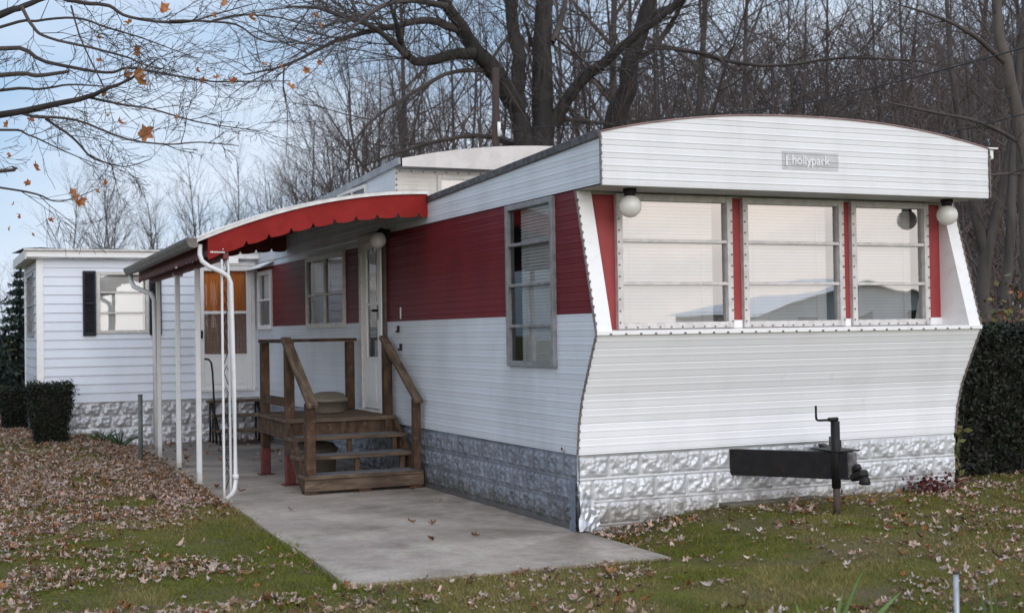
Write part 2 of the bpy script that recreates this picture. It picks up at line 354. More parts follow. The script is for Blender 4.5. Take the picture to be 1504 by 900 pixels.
def window(P, parent, u0, u1, z0, z1, fmat, glass, rails=(), muls=(), fw=.04, proud=.03, blind=None, back=None, bgap=(0, 0), depth=.16, name='window', sash=0.):
    """frame mesh with pane and blind sub-parts"""
    mb = MB()
    pbox(mb, P, u0, u0+fw, z0, z1, -.03, proud); pbox(mb, P, u1-fw, u1, z0, z1, -.03, proud)
    pbox(mb, P, u0+fw, u1-fw, z0, z0+fw, -.03, proud-.002); pbox(mb, P, u0+fw, u1-fw, z1-fw, z1, -.03, proud-.002)
    for z in rails: pbox(mb, P, u0+fw, u1-fw, z-.013, z+.013, -.02, proud-.006)
    for u in muls: pbox(mb, P, u-.02, u+.02, z0+fw, z1-fw, -.028, proud-.004)
    # reveal and the dim room behind
    for (a, b, c, d) in ((u0+.012, u0+.016, z0, z1), (u1-.016, u1-.012, z0, z1)): pbox(mb, P, a, b, c, d, -depth, -.031, 1, .001)
    for (c, d) in ((z0+.012, z0+.016), (z1-.016, z1-.012)): pbox(mb, P, u0+.017, u1-.017, c, d, -depth, -.031, 1, .001)
    pbox(mb, P, u0+.01, u1-.01, z0+.01, z1-.01, -depth-.01, -depth-.001, 1, .001)
    w = mb.build(name, [fmat, MDARK if back is None else back], parent)
    g = MB(); ul = [u0+fw]+list(muls)+[u1-fw]; zl = [z0+fw]+list(rails)+[z1-fw]
    k = 0
    for a, b in zip(ul, ul[1:]):
        for c, d in zip(zl, zl[1:]):
            t = (.0006*math.sin(k*2.1+u0*5), .0006*math.cos(k*1.7+u0)) if sash else (0, 0); k += 1
            q = [P(a, c, t[0]), P(b, c, t[1]), P(b, d, -t[0]), P(a, d, -t[1]-.001)]; g.add(q if P(0, 0, 0)[0] == 0 and P(1, 0, 0)[1] != 1 else q[::-1], [(0, 1, 2, 3)])
    g.build('pane', glass, w)
    if blind:
        bm = MB(); z = z0+fw; a, b = u0+fw+bgap[0], u1-fw-bgap[1]
        while z < z1-fw-.01:
            h = min(.026, z1-fw-z); bm.add([P(a, z, -.038), P(b, z, -.038), P(b, z+h, -.052), P(a, z+h, -.052)], [(0, 1, 2, 3)]); z += .0265
        for uu in (a+.12*(b-a), a+.88*(b-a)): pbox(bm, P, uu-.004, uu+.004, z0+fw, z1-fw, -.037, -.035, 0, .0005)
        bm.build('blind', blind, w)
    return w
# ================================================================== the mobile home
W_ = 3.66
home = empty('mobile_home', (1.83, 5, .1), 'white and maroon vintage mobile home with wide front windows, silver skirting and black tow hitch', 'mobile home')
_pz = [.575, .80, 1.0, 1.2, 1.34, 1.48]; _py = [0, -.03, -.09, -.19, -.26, -.335]
def yfp(z): return float(np.interp(z, _pz, _py))
def yfr(z): return yfp(z) if z <= 1.48 else float(np.interp(z, [1.48, 2.573], [-.335, -.03]))
YB = 10.29
def zroof(y): return 2.947-.0366*(y+.46)
def zraise(y): return 3.295-.043*(y-4.05)
def arch(x): return .185*(1-abs((x-1.83)/1.83)**2.2)+.03*x/W_
PX = WX(0.)
TW = (.32, 1.22, 1.225, 2.56); DR = (4.47, 5.25, .69, 2.6); DW = (5.88, 7.55, 1.59, 2.49); NW = (9.40, 10.2, 1.6, 2.44)
mb = MB()
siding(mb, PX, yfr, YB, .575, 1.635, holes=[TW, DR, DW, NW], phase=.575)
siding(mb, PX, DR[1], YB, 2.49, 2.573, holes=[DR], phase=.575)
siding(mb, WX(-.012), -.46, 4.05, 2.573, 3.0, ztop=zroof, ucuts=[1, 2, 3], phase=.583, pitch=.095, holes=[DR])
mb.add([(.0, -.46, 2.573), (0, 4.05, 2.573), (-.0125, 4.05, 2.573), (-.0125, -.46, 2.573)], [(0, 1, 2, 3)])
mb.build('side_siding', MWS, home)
mb = MB()
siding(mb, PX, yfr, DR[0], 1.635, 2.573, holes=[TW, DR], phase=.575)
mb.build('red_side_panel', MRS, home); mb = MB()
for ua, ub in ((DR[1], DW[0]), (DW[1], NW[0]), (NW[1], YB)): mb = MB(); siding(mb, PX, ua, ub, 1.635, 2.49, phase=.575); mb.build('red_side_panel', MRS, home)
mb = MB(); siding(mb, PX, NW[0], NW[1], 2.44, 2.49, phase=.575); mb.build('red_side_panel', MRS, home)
# far side and rear, plain
mb = MB()
PR = lambda u, z, o: (W_+o, u, z)
siding(mb, PR, yfr, 12.4, .575, 2.573, phase=.575)
siding(mb, PR, -.46, 12.4, 2.573, 3.05, ztop=lambda y: zroof(min(y, 4))+.03, ucuts=[1, 2, 3], phase=.575)
mb.add([(0, 12.4, .575), (W_, 12.4, .575), (W_, 12.4, 2.9), (0, 12.4, 2.9)], [(0, 1, 2, 3)])
mb.build('far_side_siding', MW, home)
# front lower panel, bulging out to the sill
mb = MB(); siding(mb, lambda u, z, o: (u, yfp(z)-o, z), 0, W_, .575, 1.478, phase=.575, pitch=.1129)
mb.build('front_siding', MFR, home)
# visor
zv = lambda x: 2.947+arch(x)
mb = MB(); siding(mb, WY(-.46), 0, W_, 2.573, 3.3, ztop=zv, ucuts=[W_*i/24 for i in range(1, 24)], phase=.575, pitch=.0945, pts=[(0, 0), (.05, -.004), (.1, -.004), (.14, 0), (.5, .001), (.54, .004), (.6, .004), (.66, .001)])
mb.box(0, W_, -.46, -.44, 2.561, 2.573, 0, .002)
# grime runs below the roof edge
mb.build('visor', MVIS, home)
mb = MB(); mb.add([(0, -.455, 2.566), (W_, -.455, 2.566), (W_, .03, 2.566), (0, .03, 2.566)], [(0, 1, 2, 3)])
mb.box(.12, 3.54, -.02, .0, 2.545, 2.565, 0, .002)
mb.build('soffit', MSOF, home)
# roofs
def roofgrid(y0, y1, ze, x0=0, x1=W_, ny=8):
    m = MB(); vs = []; nx = 25
    for j in range(ny+1):
        y = y0+(y1-y0)*j/ny
        for i in range(nx): x = x0+(x1-x0)*i/(nx-1); vs.append((x, y, ze(y)+arch(x)+.002))
    m.add(vs, [(j*nx+i, j*nx+i+1, (j+1)*nx+i+1, (j+1)*nx+i) for j in range(ny) for i in range(nx-1)], 0, True); return m
m = roofgrid(-.46, 4.06, zroof)
m.tube([(x, -.462, zv(x)+.004) for x in np.linspace(-.005, W_+.005, 33)], .007, 6, 1)
m.beam((-.022, -.465, zroof(-.46)-.012), (-.022, 4.05, zroof(4.05)-.012), .016, .06, 2)
m.beam((-.018, 1.9, zroof(1.9)-.02), (-.018, 3.3, zroof(3.3)-.02), .012, .03, 2)
MEDGP = M('pinkish_roof_edge', (.30,.19,.17), (.2,.13,.12), 9, .6)
m.build('roof', [MROOF, MEDGP, MROOFE], home)
# raised rear roof section with a strip window
RW = (4.98, 6.05, 2.9, 3.16)
mb = MB()
MRAISE = M('raised_siding', (.55,.57,.60), (.47,.48,.50), 3, .5, stretch=(1,.5,.4))
siding(mb, WX(-.012), 4.05, YB+2, 2.573, 3.4, ztop=zraise, ucuts=[5.5, 7, 9], phase=.58, pitch=.12, holes=[RW, DR])
rs = mb.build('raised_section', MRAISE, home)
mb = MB()
siding(mb, WY(4.05), -.012, W_, 2.8, 3.222, phase=.58, pitch=.085, holes=[(.45, 1.7, 2.7, 3.16)])
for y in np.arange(2.98, 3.2, .06): mb.box(-.006, .006, 4.035, 4.05, y, y+.02, 1, .001)
for x in np.arange(.03, 1.9, .13): mb.box(x, x+.014, 4.04, 4.047, 3.188, 3.202, 1, .001)
mb.build('raised_front_siding', [M('cream_siding', (.62,.58,.52), (.55,.51,.46), 5, .5), MEDGE], rs)
window(WX(-.012), home, *RW, MALUW, GLS, muls=[5.5], fw=.04, proud=.03)
window(WY(4.05), home, .45, 1.7, 2.86, 3.17, MALUW, GLF, fw=.045, proud=.02, blind=MBLIND)
m = roofgrid(3.86, YB+2, zraise, ny=8)
for x0, x1 in zip(np.linspace(0, W_, 13)[:-1], np.linspace(0, W_, 13)[1:]):
    m.add([(x0, 3.86, 3.222), (x1, 3.86, 3.222), (x1, 3.86, zraise(3.86)+arch(x1)), (x0, 3.86, zraise(3.86)+arch(x0))], [(0, 1, 2, 3)], 1)
m.add([(-.03, 3.86, 3.222), (W_, 3.86, 3.222), (W_, 4.05, 3.222), (-.03, 4.05, 3.222)], [(0, 1, 2, 3)], 2)
m.beam((-.03, 3.86, zraise(3.86)-.03), (-.03, YB+2, zraise(YB+2)-.03), .03, .075, 2)
m.build('raised_roof', [MROOF, M('raised_fascia', (.60,.56,.53), (.52,.48,.45), 6, .5), M('grey_flashing_strip', (.25,.26,.27), (.18,.18,.19), 6, .5)], rs)

# front recess: red panel, cheeks, sill
FW = [(.345, 1.39), (1.49, 2.485), (2.565, 3.385)]; FZ = (1.515, 2.555)
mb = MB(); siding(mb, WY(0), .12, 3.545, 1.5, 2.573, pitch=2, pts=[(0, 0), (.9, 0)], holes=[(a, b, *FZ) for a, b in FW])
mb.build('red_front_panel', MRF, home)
for x0, x1 in ((.004, .128), (3.535, W_-.004)):
    mb = MB()
    pr = [(-.345, 1.478), (.0, 1.478), (.0, 2.565), (-.038, 2.565)]
    vs = [(x, y, z) for x in (x0, x1) for y, z in pr]
    mb.add(vs, [(3, 2, 1, 0), (4, 5, 6, 7), (0, 1, 5, 4), (1, 2, 6, 5), (2, 3, 7, 6), (3, 0, 4, 7)])
    mb.build('window_cheek', MTRIM, home)
mb = MB()
mb.add([(.128, -.335, 1.494), (3.535, -.335, 1.494), (3.535, .0, 1.512), (.128, 0, 1.512)], [(0, 1, 2, 3)])
mb.box(-.004, W_+.004, -.352, -.334, 1.472, 1.505, 0, .003)
for a, b in ((.128, .235), (1.395, 1.485), (2.49, 2.56), (3.39, 3.535)): mb.box(a, b, -.02, -.001, 1.513, 1.575, 0, .002)
for x in np.arange(.1, 3.6, .127): mb.box(x, x+.018, -.357, -.351, 1.474, 1.487, 1, .001)
mb.build('window_sill', [MTRIM, MEDGE], home)
bg = [(0, .09), (0, .075), (0, .085)]
for i, (a, b) in enumerate(FW):
    w = window(WY(0), home, a, b, *FZ, MALU, GLF, rails=[1.865, 2.195], fw=.05, proud=.045, blind=MBLIND, bgap=bg[i], depth=.2, sash=1)
    m = MB()
    for x in (a+.008, b-.02):
        for z in np.arange(1.56, 2.52, .088): m.box(x, x+.012, -.052, -.046, z, z+.012, 0, .001)
    for x in np.arange(a+.06, b-.05, .1): m.box(x, x+.012, -.050, -.044, 1.522, 1.534, 0, .001)
    m.build('screw_row', MEDGE, w)
# seams on the corners
MSEAM = M('seam_grey', (.2,.18,.17), (.1,.085,.08), 30, .6)
def seam(path, w=.016, d=.012):
    for p, q in zip(path, path[1:]): mb.beam(p, q, w, d, 0, (-1, 0, 0) if abs(p[0]) < 1 else (1, 0, 0), .001)
for x, sx in ((0, -1), (W_, 1)):
    mb = MB()
    low = [(x+sx*.004, y-.004, z) for z, y in zip(_pz, _py)]
    seam(low); seam([low[-1], (x+sx*.004, -.034, 2.565)]); 
    seam([(x+sx*.012, -.464, 2.566), (x+sx*.012, -.464, 2.95 if sx < 0 else 2.98)])
    for z in np.arange(.62, 2.54, .062):
        y = yfr(z); mb.box(x+sx*.004-.012, x+sx*.004+.012, y-.016, y-.008, z, z+.02, 1, .001)
    for z in np.arange(2.6, 2.93, .06): mb.box(x+sx*.012-.01, x+sx*.012+.01, -.476, -.47, z, z+.016, 1, .001)
    mb.build('corner_seam', [MSEAM, MEDGE], home)
mb = MB()                                        # run-off streak clips, gutter end, wall fittings
mb.box(W_+.02, W_+.13, -.40, -.25, 2.90, 2.985, 0, .01); mb.box(W_+.02, W_+.16, -.42, -.23, 2.985, 2.998, 0, .003)
mb.build('gutter_end', MTRIM, home)
for y, z in ((4.0, 1.555), (3.93, 1.37)): mb = MB(); mb.box(-.03, -.004, y, y+.02, z-.035, z+.035, 0, .004); mb.box(-.045, -.03, y, y+.02, z-.035, z-.015, 0, .003); mb.build('wall_hook', MBLK, home)
mb = MB(); mb.tube([(-.004, .238, .605), (-.014, .238, .605)], .024, 14, 1); mb.tube([(-.014, .238, .605), (-.019, .238, .605)], .01, 10, 0); mb.build('outlet_cover', [MBLK, MALU], home)
mb = MB(); mb.box(-.02, -.006, 3.93, 3.945, 1.66, 1.78, 0, .003); mb.build('wall_clip', MALU, home)
# badge
mb = MB(); siding(mb, WY(-.463), 1.575, 2.11, 2.732, 2.872, phase=.575, pitch=.0945, pts=[(0, 0), (.05, -.004), (.1, -.004), (.14, 0), (.5, .001), (.54, .004), (.6, .004), (.66, .001)])
bad = mb.build('name_badge', MBADGE, home)
def text_mesh(name, s, size, loc, rot, mat, parent, sx=1.):
    cu = bpy.data.curves.new(name, 'FONT'); cu.body = s; cu.size = size; cu.extrude = .0005; cu.offset = .0012
    t = bpy.data.objects.new(name, cu); COL.objects.link(t); bpy.context.view_layer.update()
    me = bpy.data.meshes.new_from_object(t.evaluated_get(bpy.context.evaluated_depsgraph_get())); bpy.data.objects.remove(t)
    me.transform(Matrix.LocRotScale(Vector(loc), rot, Vector((sx, 1, 1)))); me.materials.clear(); me.materials.append(mat)
    return link(name, me, parent)
from mathutils import Euler
text_mesh('badge_lettering', 'hollypark', .098, (1.66, -.4705, 2.775), Euler((PI/2, 0, 0)), MBADGET, bad, .98)
mb = MB(); mb.box(1.605, 1.62, -.4715, -.469, 2.76, 2.85, 0, .001); mb.box(1.6, 1.635, -.4715, -.469, 2.842, 2.85, 0, .001); mb.build('badge_mark', MBADGET, bad)

# front globes
for x in (.345, 3.40):
    m = MB(); m.lathe([(0, .095), (.05, .095), (.052, .075), (.042, .055), (.045, .03), (0, .03)], (x, -.25, 2.471), 20)
    b = m.build('globe_lamp', MBLK, home)
    m = MB(); m.lathe([(.001, -.088)]+[(.086*math.sin(t), -.086*math.cos(t)) for t in np.linspace(.15, PI-.5, 14)], (x, -.25, 2.435), 48, 0, True, lambda a: 1+.018*abs(math.sin(a*12)))
    m.build('globe', MGLOBE, b)
m = MB(); m.box(-.06, -.006, 4.22, 4.34, 2.5, 2.6, 0, .01); m.tube([(-.04, 4.28, 2.58), (-.1, 4.28, 2.6), (-.13, 4.28, 2.56)], .025, 10)
b = m.build('globe_lamp', MBLK, home)
m = MB(); m.lathe([(.001, -.09)]+[(.086*math.sin(t), -.086*math.cos(t)) for t in np.linspace(.15, PI-.5, 12)], (-.13, 4.28, 2.49), 32, 0, True); m.build('globe', MGLOBE, b)

# side windows
window(PX, home, *TW, MALUD, GLS, rails=[1.555, 1.89, 2.225], fw=.045, proud=.035, blind=MBLIND, bgap=(0, .12), depth=.22, sash=1)
w = window(PX, home, *DW, MALUW, GLS, rails=[2.0], muls=[6.715], fw=.06, proud=.03, depth=.25, back=MCURT)
w = window(PX, home, *NW, MTRIM, GLS, rails=[2.02], fw=.06, proud=.03, depth=.25, back=MDARK)
for (u0, u1) in ((5.94, 6.69), (6.74, 7.49), (9.46, 10.14)):            # pale sheets standing in for white siding reflected in the upper sashes
    m = MB(); m.add([PX(u0, 2.04, -.06), PX(u1, 2.04, -.06), PX(u1, 2.42, -.06), PX(u0, 2.42, -.06)], [(0, 1, 2, 3)])
    m.build('reflection_sheet', MBLIND, w)
m = MB(); m.add([(0, 9.3, 2.56), (0, 10.28, 2.56), (-.2, 10.28, 2.47), (-.2, 9.3, 2.47), (0, 9.3, 2.55), (0, 10.28, 2.55), (-.2, 10.28, 2.455), (-.2, 9.3, 2.455)],
            [(0, 1, 2, 3), (7, 6, 5, 4), (2, 3, 7, 6), (0, 3, 7, 4)]); m.build('window_hood', MTRIM, home)
# entrance door
mb = MB()
pbox(mb, PX, 4.47, 4.56, .69, 2.6, -.05, .045, 1); pbox(mb, PX, 5.17, 5.25, .69, 2.6, -.05, .045, 0); pbox(mb, PX, 4.56, 5.17, 2.52, 2.6, -.05, .045, 0); pbox(mb, PX, 4.44, 5.28, .665, .689, -.05, .06, 1)
pbox(mb, PX, 4.40, 4.469, .69, 2.6, .0, .035, 2)
dr = mb.build('door', [MALUW, MTRIM, M('brown_jamb', (.06,.045,.04), (.09,.07,.06), 9, .7)], home)
mb = MB()
pbox(mb, PX, 4.562, 4.68, .70, 2.515, -.02, .02); pbox(mb, PX, 5.05, 5.168, .70, 2.515, -.02, .02)
pbox(mb, PX, 4.68, 5.05, .70, 1.26, -.02, .019); pbox(mb, PX, 4.68, 5.05, 2.44, 2.515, -.02, .019); pbox(mb, PX, 4.68, 5.05, 1.815, 1.85, -.02, .018)
pbox(mb, PX, 4.74, 4.99, .78, 1.18, .012, .024)
mb.build('door_leaf', MTRIM, dr)
mb = MB(); mb.add([PX(4.68, 1.26, 0), PX(5.05, 1.26, 0), PX(5.05, 2.44, 0), PX(4.68, 2.44, 0)], [(3, 2, 1, 0)]); mb.build('pane', GLS, dr)
mb = MB(); pbox(mb, PX, 4.6, 5.13, .72, 2.5, -.14, -.12); mb.build('inner_door', MDARK, dr)
mb = MB(); pbox(mb, PX, 4.72, 5.02, 1.87, 2.2, -.118, -.115); mb.build('inner_door_light', MBLIND, dr)
mb = MB(); pbox(mb, PX, 4.585, 4.625, 1.66, 1.82, .02, .035); mb.tube([(-.035, 4.605, 1.76), (-.075, 4.605, 1.76), (-.085, 4.64, 1.76)], .013, 8); mb.build('handle', MBLK, dr)

# skirting --------------------------------------------------------------
def skirting(name, P, L, z0, z1, mat, parent, seed, zg=None, rowh=.176, bw=.275, res=.0085, amp=.024):
    nu = int(L/res)+1; nz = int((z1-z0)/res)+1
    u = np.linspace(0, L, nu)[None, :].repeat(nz, 0); z = np.linspace(z0, z1, nz)[:, None].repeat(nu, 1)
    t = (z1-.012-z)/rowh; row = np.floor(t); fz = t-row
    uu = (u+(row % 2)*bw*.5)/bw; col = np.floor(uu); fu = uu-col
    e = np.minimum(np.minimum(fu, 1-fu)*bw, np.minimum(fz, 1-fz)*rowh)
    boss = S((e-.007)/.024)
    jit = vnoise(col*3.3+.5, row*5.1+.5, seed)*5
    lx, lz = fu*bw/.046, fz*rowh/.042
    n = vnoise(lx+jit, lz+jit*.7, seed+3)+.55*np.abs(vnoise(lx*1.9+jit, lz*1.8+3, seed+4)-.5)*2+.22*vnoise(lx*4.3, lz*4.1+jit, seed+6)
    h = boss*(.004+amp*(n-.45))+.010*(vnoise(u*1.9, z*2.3, seed+5)-.5)*2
    bead = np.exp(-((np.minimum(fz, 1-fz)*rowh)/.0045)**2)*.009+np.exp(-((np.minimum(fu, 1-fu)*bw)/.004)**2)*.004
    h = np.where(row < 0, .004, h+bead)
    V = np.array([P(a, b, c) for a, b, c in zip(u.ravel(), z.ravel(), h.ravel())])
    i = (np.arange(nz-1)[:, None]*nu+np.arange(nu-1)[None, :])
    F = np.stack([i, i+1, i+nu+1, i+nu], -1).reshape(-1, 4)
    return link(name, np_mesh(name, V, F, mat, True), parent)
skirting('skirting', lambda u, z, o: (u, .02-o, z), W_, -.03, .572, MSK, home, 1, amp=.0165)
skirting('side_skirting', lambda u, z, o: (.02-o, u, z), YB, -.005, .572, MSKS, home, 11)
mb = MB(); mb.box(W_-.03, W_-.015, .03, 12.4, 0, .57); mb.build('far_skirting', MSK, home)
mb = MB(); mb.beam((.006, .0, .015), (.006, YB, .015), .012, .03, 0, (0, 0, 1)); mb.build('skirting_rail', MSKS, home)
# crumpled corner flashing
r2 = random.Random(5)
mb = MB(); nu, nz = 8, 8; vs = []
for j in range(nz):
    for i in range(nu):
        u = i/(nu-1)*.21; z = j/(nz-1)*.34; f = (1-j/(nz-1))
        w = (u/.21)
        y = -.012-.05*f*max(0, .75-w)-r2.uniform(0, .022)*(1-w*.6); vs.append((-.03*f+u*(1-.25*(j/nz))+r2.uniform(-.006, .006), y, .005+z*(1-.55*w)+r2.uniform(-.008, .008)))
mb.add(vs, [(j*nu+i, j*nu+i+1, (j+1)*nu+i+1, (j+1)*nu+i) for j in range(nz-1) for i in range(nu-1)])
mb.build('crumpled_flashing', MFOIL, home)
mb = MB(); vs = []
for j in range(14):
    for i in range(5):
        z = j/13*.40; y = -.02+i/4*(.12+.03*math.sin(j*1.9)+.02*math.cos(j*3.1)); vs.append((-.026-.012*(1-i/4)+r2.uniform(-.002, .002), y, z+.004))
mb.add(vs, [(j*5+i, j*5+i+1, (j+1)*5+i+1, (j+1)*5+i) for j in range(13) for i in range(4)]); mb.build('side_flashing', MFOILD, home)

# tow hitch --------------------------------------------------------------
mb = MB()
mb.beam((1.36, .05, .448), (1.80, -.90, .47), .012, .2, 0); mb.beam((1.385, .05, .542), (1.825, -.89, .565), .06, .014, 0); mb.beam((1.385, .05, .35), (1.825, -.89, .375), .06, .014, 0)
mb.beam((2.30, .05, .448), (1.86, -.90, .47), .012, .2, 0); mb.beam((2.275, .05, .542), (1.835, -.89, .565), .06, .014, 0); mb.beam((2.275, .05, .35), (1.835, -.89, .375), .06, .014, 0)
mb.box(1.795, 1.865, -.925, -.88, .38, .57, 1, .006); mb.box(1.72, 1.94, -.87, -.55, .573, .583, 0, .003)
mb.beam((2.12, -.30, .60), (1.93, -.62, .60), .05, .075, 0)
hi = mb.build('tow_hitch', [MBLK, M('worn_hitch_plate', (.16,.15,.15), (.06,.055,.055), 14, .5)], home)
mb = MB(); mb.obox((1.835, -.98, .405), (.075, .15, .055), Euler((-.35, 0, 0)).to_matrix(), 0, .02)
mb.lathe([(.001, .03), (.028, .026), (.038, .01), (.042, -.02), (.038, -.032), (.001, -.032)], (1.84, -1.035, .375), 18)
mb.obox((1.84, -.94, .45), (.05, .09, .05), Euler((-.6, 0, 0)).to_matrix(), 0, .012); mb.build('coupler', MBLK, hi)
mb = MB(); mb.tube([(1.765, -.80, .30), (1.765, -.80, .80)], .034, 14); mb.tube([(1.765, -.80, .06), (1.765, -.80, .34)], .025, 14, 1); mb.box(1.70, 1.83, -.865, -.735, .06, .085, 1, .004)
mb.build('jack', [MBLK, MRUST], hi)
mb = MB(); mb.tube([(1.785, -.80, .815), (1.70, -.81, .815)], .016, 10); mb.tube([(1.70, -.81, .812), (1.59, -.825, .815), (1.575, -.827, .822), (1.57, -.828, .84), (1.568, -.83, .925)], .009, 8); mb.build('crank_handle', MBLK, hi)

# ================================================================== the room addition
YA = 10.3; add = empty('room_addition', (-1.5, 11.5, .15), 'white vinyl sided room addition with flat roof and black shutters joined behind the mobile home', 'building')
PA = WY(YA); AW = (-2.27, -1.565, 1.575, 2.44); AD = (-.86, -.095, .735, 2.535)
mb = MB(); siding(mb, PA, -3.05, 0, .62, 2.62, pitch=.125, pts=LAP, phase=.62, holes=[AW, AD]); mb.build('front_siding', MVIN, add)
PL = WX(-3.05); LW = (10.9, 11.98, 1.54, 2.46)
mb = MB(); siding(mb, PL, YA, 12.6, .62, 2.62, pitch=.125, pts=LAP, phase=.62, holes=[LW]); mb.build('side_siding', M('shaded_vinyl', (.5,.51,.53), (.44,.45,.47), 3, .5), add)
mb = MB(); mb.box(-3.07, -3.0, 12.54, 12.62, .6, 2.62); mb.build('corner_trim', MTRIM, add)
mb = MB(); mb.box(-3.068, -2.975, YA-.02, YA+.06, .6, 2.62); mb.build('corner_trim', MTRIM, add); mb = MB()
for a, b, c, d in ((AD[0]-.05, AD[0], AD[2], AD[3]+.05), (AD[1], AD[1]+.05, AD[2], AD[3]+.05)): mb.box(a, b, YA-.03, YA, c, d)
mb.box(AD[0], AD[1], YA-.03, YA, AD[3], AD[3]+.05); mb.build('door_casing', MTRIM, add)
mb = MB(); mb.box(-3.20, .0, YA-.16, YA-.14, 2.63, 2.735, 0, .004); mb.box(-3.22, -3.2, YA-.16, 12.8, 2.60, 2.735, 1, .004); mb.box(-3.2, 0, YA-.14, YA, 2.625, 2.635, 0, .002)
mb.box(-3.2, -3.05, YA-.14, 12.8, 2.61, 2.618, 1, .002); mb.box(-3.24, 0.0, YA-.2, YA-.16, 2.715, 2.745, 1, .006); mb.build('fascia', [MTRIM, MALUW], add)
mb = MB(); vs = [];
for i in range(15):
    x = -3.24+3.24*i/14
    for j in range(4): vs.append((x, YA-.2+j*.9, 2.748+.012*math.sin(i*1.7)*(j == 0)+.03*j))
mb.add(vs, [(i*4+j, (i+1)*4+j, (i+1)*4+j+1, i*4+j+1) for i in range(14) for j in range(3)]); mb.build('roof', MROOF, add)
skirting('skirting', lambda u, z, o: (u-3.04, YA+.03-o, z), 3.04, .0, .615, M('pale_skirting', (.56,.57,.6), (.4,.4,.42), 7, .4, metal=.35, c3=(.2,.19,.18), scale3=9, lo3=.62, hi3=.85), add, 21, res=.014, amp=.030)
mb = MB(); mb.box(-3.03, -3.02, YA, 12.6, .05, .62); mb.build('side_skirting', MSKS, add)
w = window(PA, add, *AW, MALUW, GLA, rails=[1.86, 2.15], fw=.045, proud=.03, blind=MBLIND, bgap=(.0, .03))
window(PL, add, *LW, MALUD, GLS, rails=[2.0], muls=[11.4], fw=.05, proud=.03)
for a, b in ((-2.46, -2.285), (-1.555, -1.39)):
    m = MB(); z0, z1 = 1.545, 2.45
    m.box(a, a+.03, YA-.045, YA-.016, z0, z1); m.box(b-.03, b, YA-.045, YA-.016, z0, z1)
    for z in (z0, (z0+z1)/2-.02, z1-.04): m.box(a+.03, b-.03, YA-.044, YA-.016, z, z+.04)
    z = z0+.045
    while z < z1-.045: m.add([(a+.03, YA-.04, z), (b-.03, YA-.04, z), (b-.03, YA-.018, z+.024), (a+.03, YA-.018, z+.024)], [(0, 1, 2, 3)]); z += .026
    m.build('shutter', MSHUT, add)
mb = MB()
def dz(x0, x1, z0, z1, o0=-.03, o1=.02, mi=0): pbox(mb, PA, x0, x1, z0, z1, o0, o1, mi)
x0, x1 = AD[0], AD[1]
dz(x0+.003, x0+.075, .74, 2.53); dz(x1-.075, x1-.003, .74, 2.53); dz(x0+.075, x1-.075, 2.46, 2.53, -.03, .019); dz(x0+.075, x1-.075, 1.835, 1.875, -.03, .017); dz(x0+.075, x1-.075, .74, 1.25, -.03, .012); dz(x0+.075, x1-.075, 1.225, 1.25, .01, .02); dz(x0+.11, x1-.11, .82, .84, .01, .018); dz(x0-.03, x1+.03, .715, .735, -.03, .05)
ad = mb.build('door', MTRIM, add)
for z0, z1, mt, n in ((1.875, 2.46, MDOORG, 'curtain'), (1.25, 1.835, MDOORB, 'curtain')):
    m = MB(); k = 13
    xs = np.linspace(x0+.07, x1-.07, k*4+1); vs = []
    for i, x in enumerate(xs): vs += [(x, YA+.075+.012*math.sin(i*PI/2.), z0), (x, YA+.075+.012*math.sin(i*PI/2.), z1)]
    m.add(vs, [(2*i, 2*i+2, 2*i+3, 2*i+1) for i in range(len(xs)-1)], 0, True); m.build(n, mt, ad)
m = MB(); 
for z0, z1 in ((1.875, 2.46), (1.25, 1.835)): m.add([PA(x0+.075, z0, -.005), PA(x1-.075, z0, -.005), PA(x1-.075, z1, -.005), PA(x0+.075, z1, -.005)], [(0, 1, 2, 3)])
m.build('pane', GLS, ad)
m = MB(); pbox(m, PA, x0+.02, x0+.05, 1.48, 1.6, .02, .035); m.tube([(x0+.035, YA-.03, 1.56), (x0+.035, YA-.07, 1.56)], .014, 8); m.build('handle', MBLK, ad)

# ================================================================== patio awning
aw = empty('patio_awning', (-1.1, 5.8, 0), 'red scalloped metal patio awning on white posts over the concrete patio', 'awning')
AY0, AY1 = 3.1, 8.55
def axl(y): return -2.235+(y-AY0)*.035                       # outer edge
def az(s): return 2.862-.019*s-.476*s*s
NS = 28
def apt(s, y, dz_=0): return (axl(y)*s-.012*(1-s), y, az(s)+dz_)
mb = MB(); ny = 22; vs = []
for j in range(ny+1):
    y = AY0+(AY1-AY0)*j/ny
    for i in range(NS+1): vs.append(apt(i/NS, y, .0))
mb.add(vs, [(j*(NS+1)+i, j*(NS+1)+i+1, (j+1)*(NS+1)+i+1, (j+1)*(NS+1)+i) for j in range(ny) for i in range(NS)], 0, True)
mb.build('canopy_panel', MAWU, aw)
mb = MB(); vs = []
for j in range(ny+1):
    y = AY0-.02+(AY1-AY0+.04)*j/ny
    for i in range(NS+1): vs.append(apt(i/NS, y, .026))
mb.add(vs, [(j*(NS+1)+i, j*(NS+1)+i+1, (j+1)*(NS+1)+i+1, (j+1)*(NS+1)+i) for j in range(ny) for i in range(NS)], 0, True)
for y in (AY0-.021, AY1+.021):
    v2 = []
    for i in range(NS+1): v2 += [apt(i/NS, y, -.008), apt(i/NS, y, .028)]
    mb.add(v2, [(2*i, 2*i+2, 2*i+3, 2*i+1) for i in range(NS)], 0)
    v2 = []
    for i in range(NS+1): v2 += [apt(i/NS, y-.006, .028), apt(i/NS, y+.02, .029)]
    mb.add(v2, [(2*i, 2*i+2, 2*i+3, 2*i+1) for i in range(NS)], 0)
for y in np.arange(AY0+.3, AY1, .4): mb.tube([apt(i/NS, y, .034) for i in range(NS+1)], .012, 6, 0)
mb.build('canopy_edge', MAWW, aw)
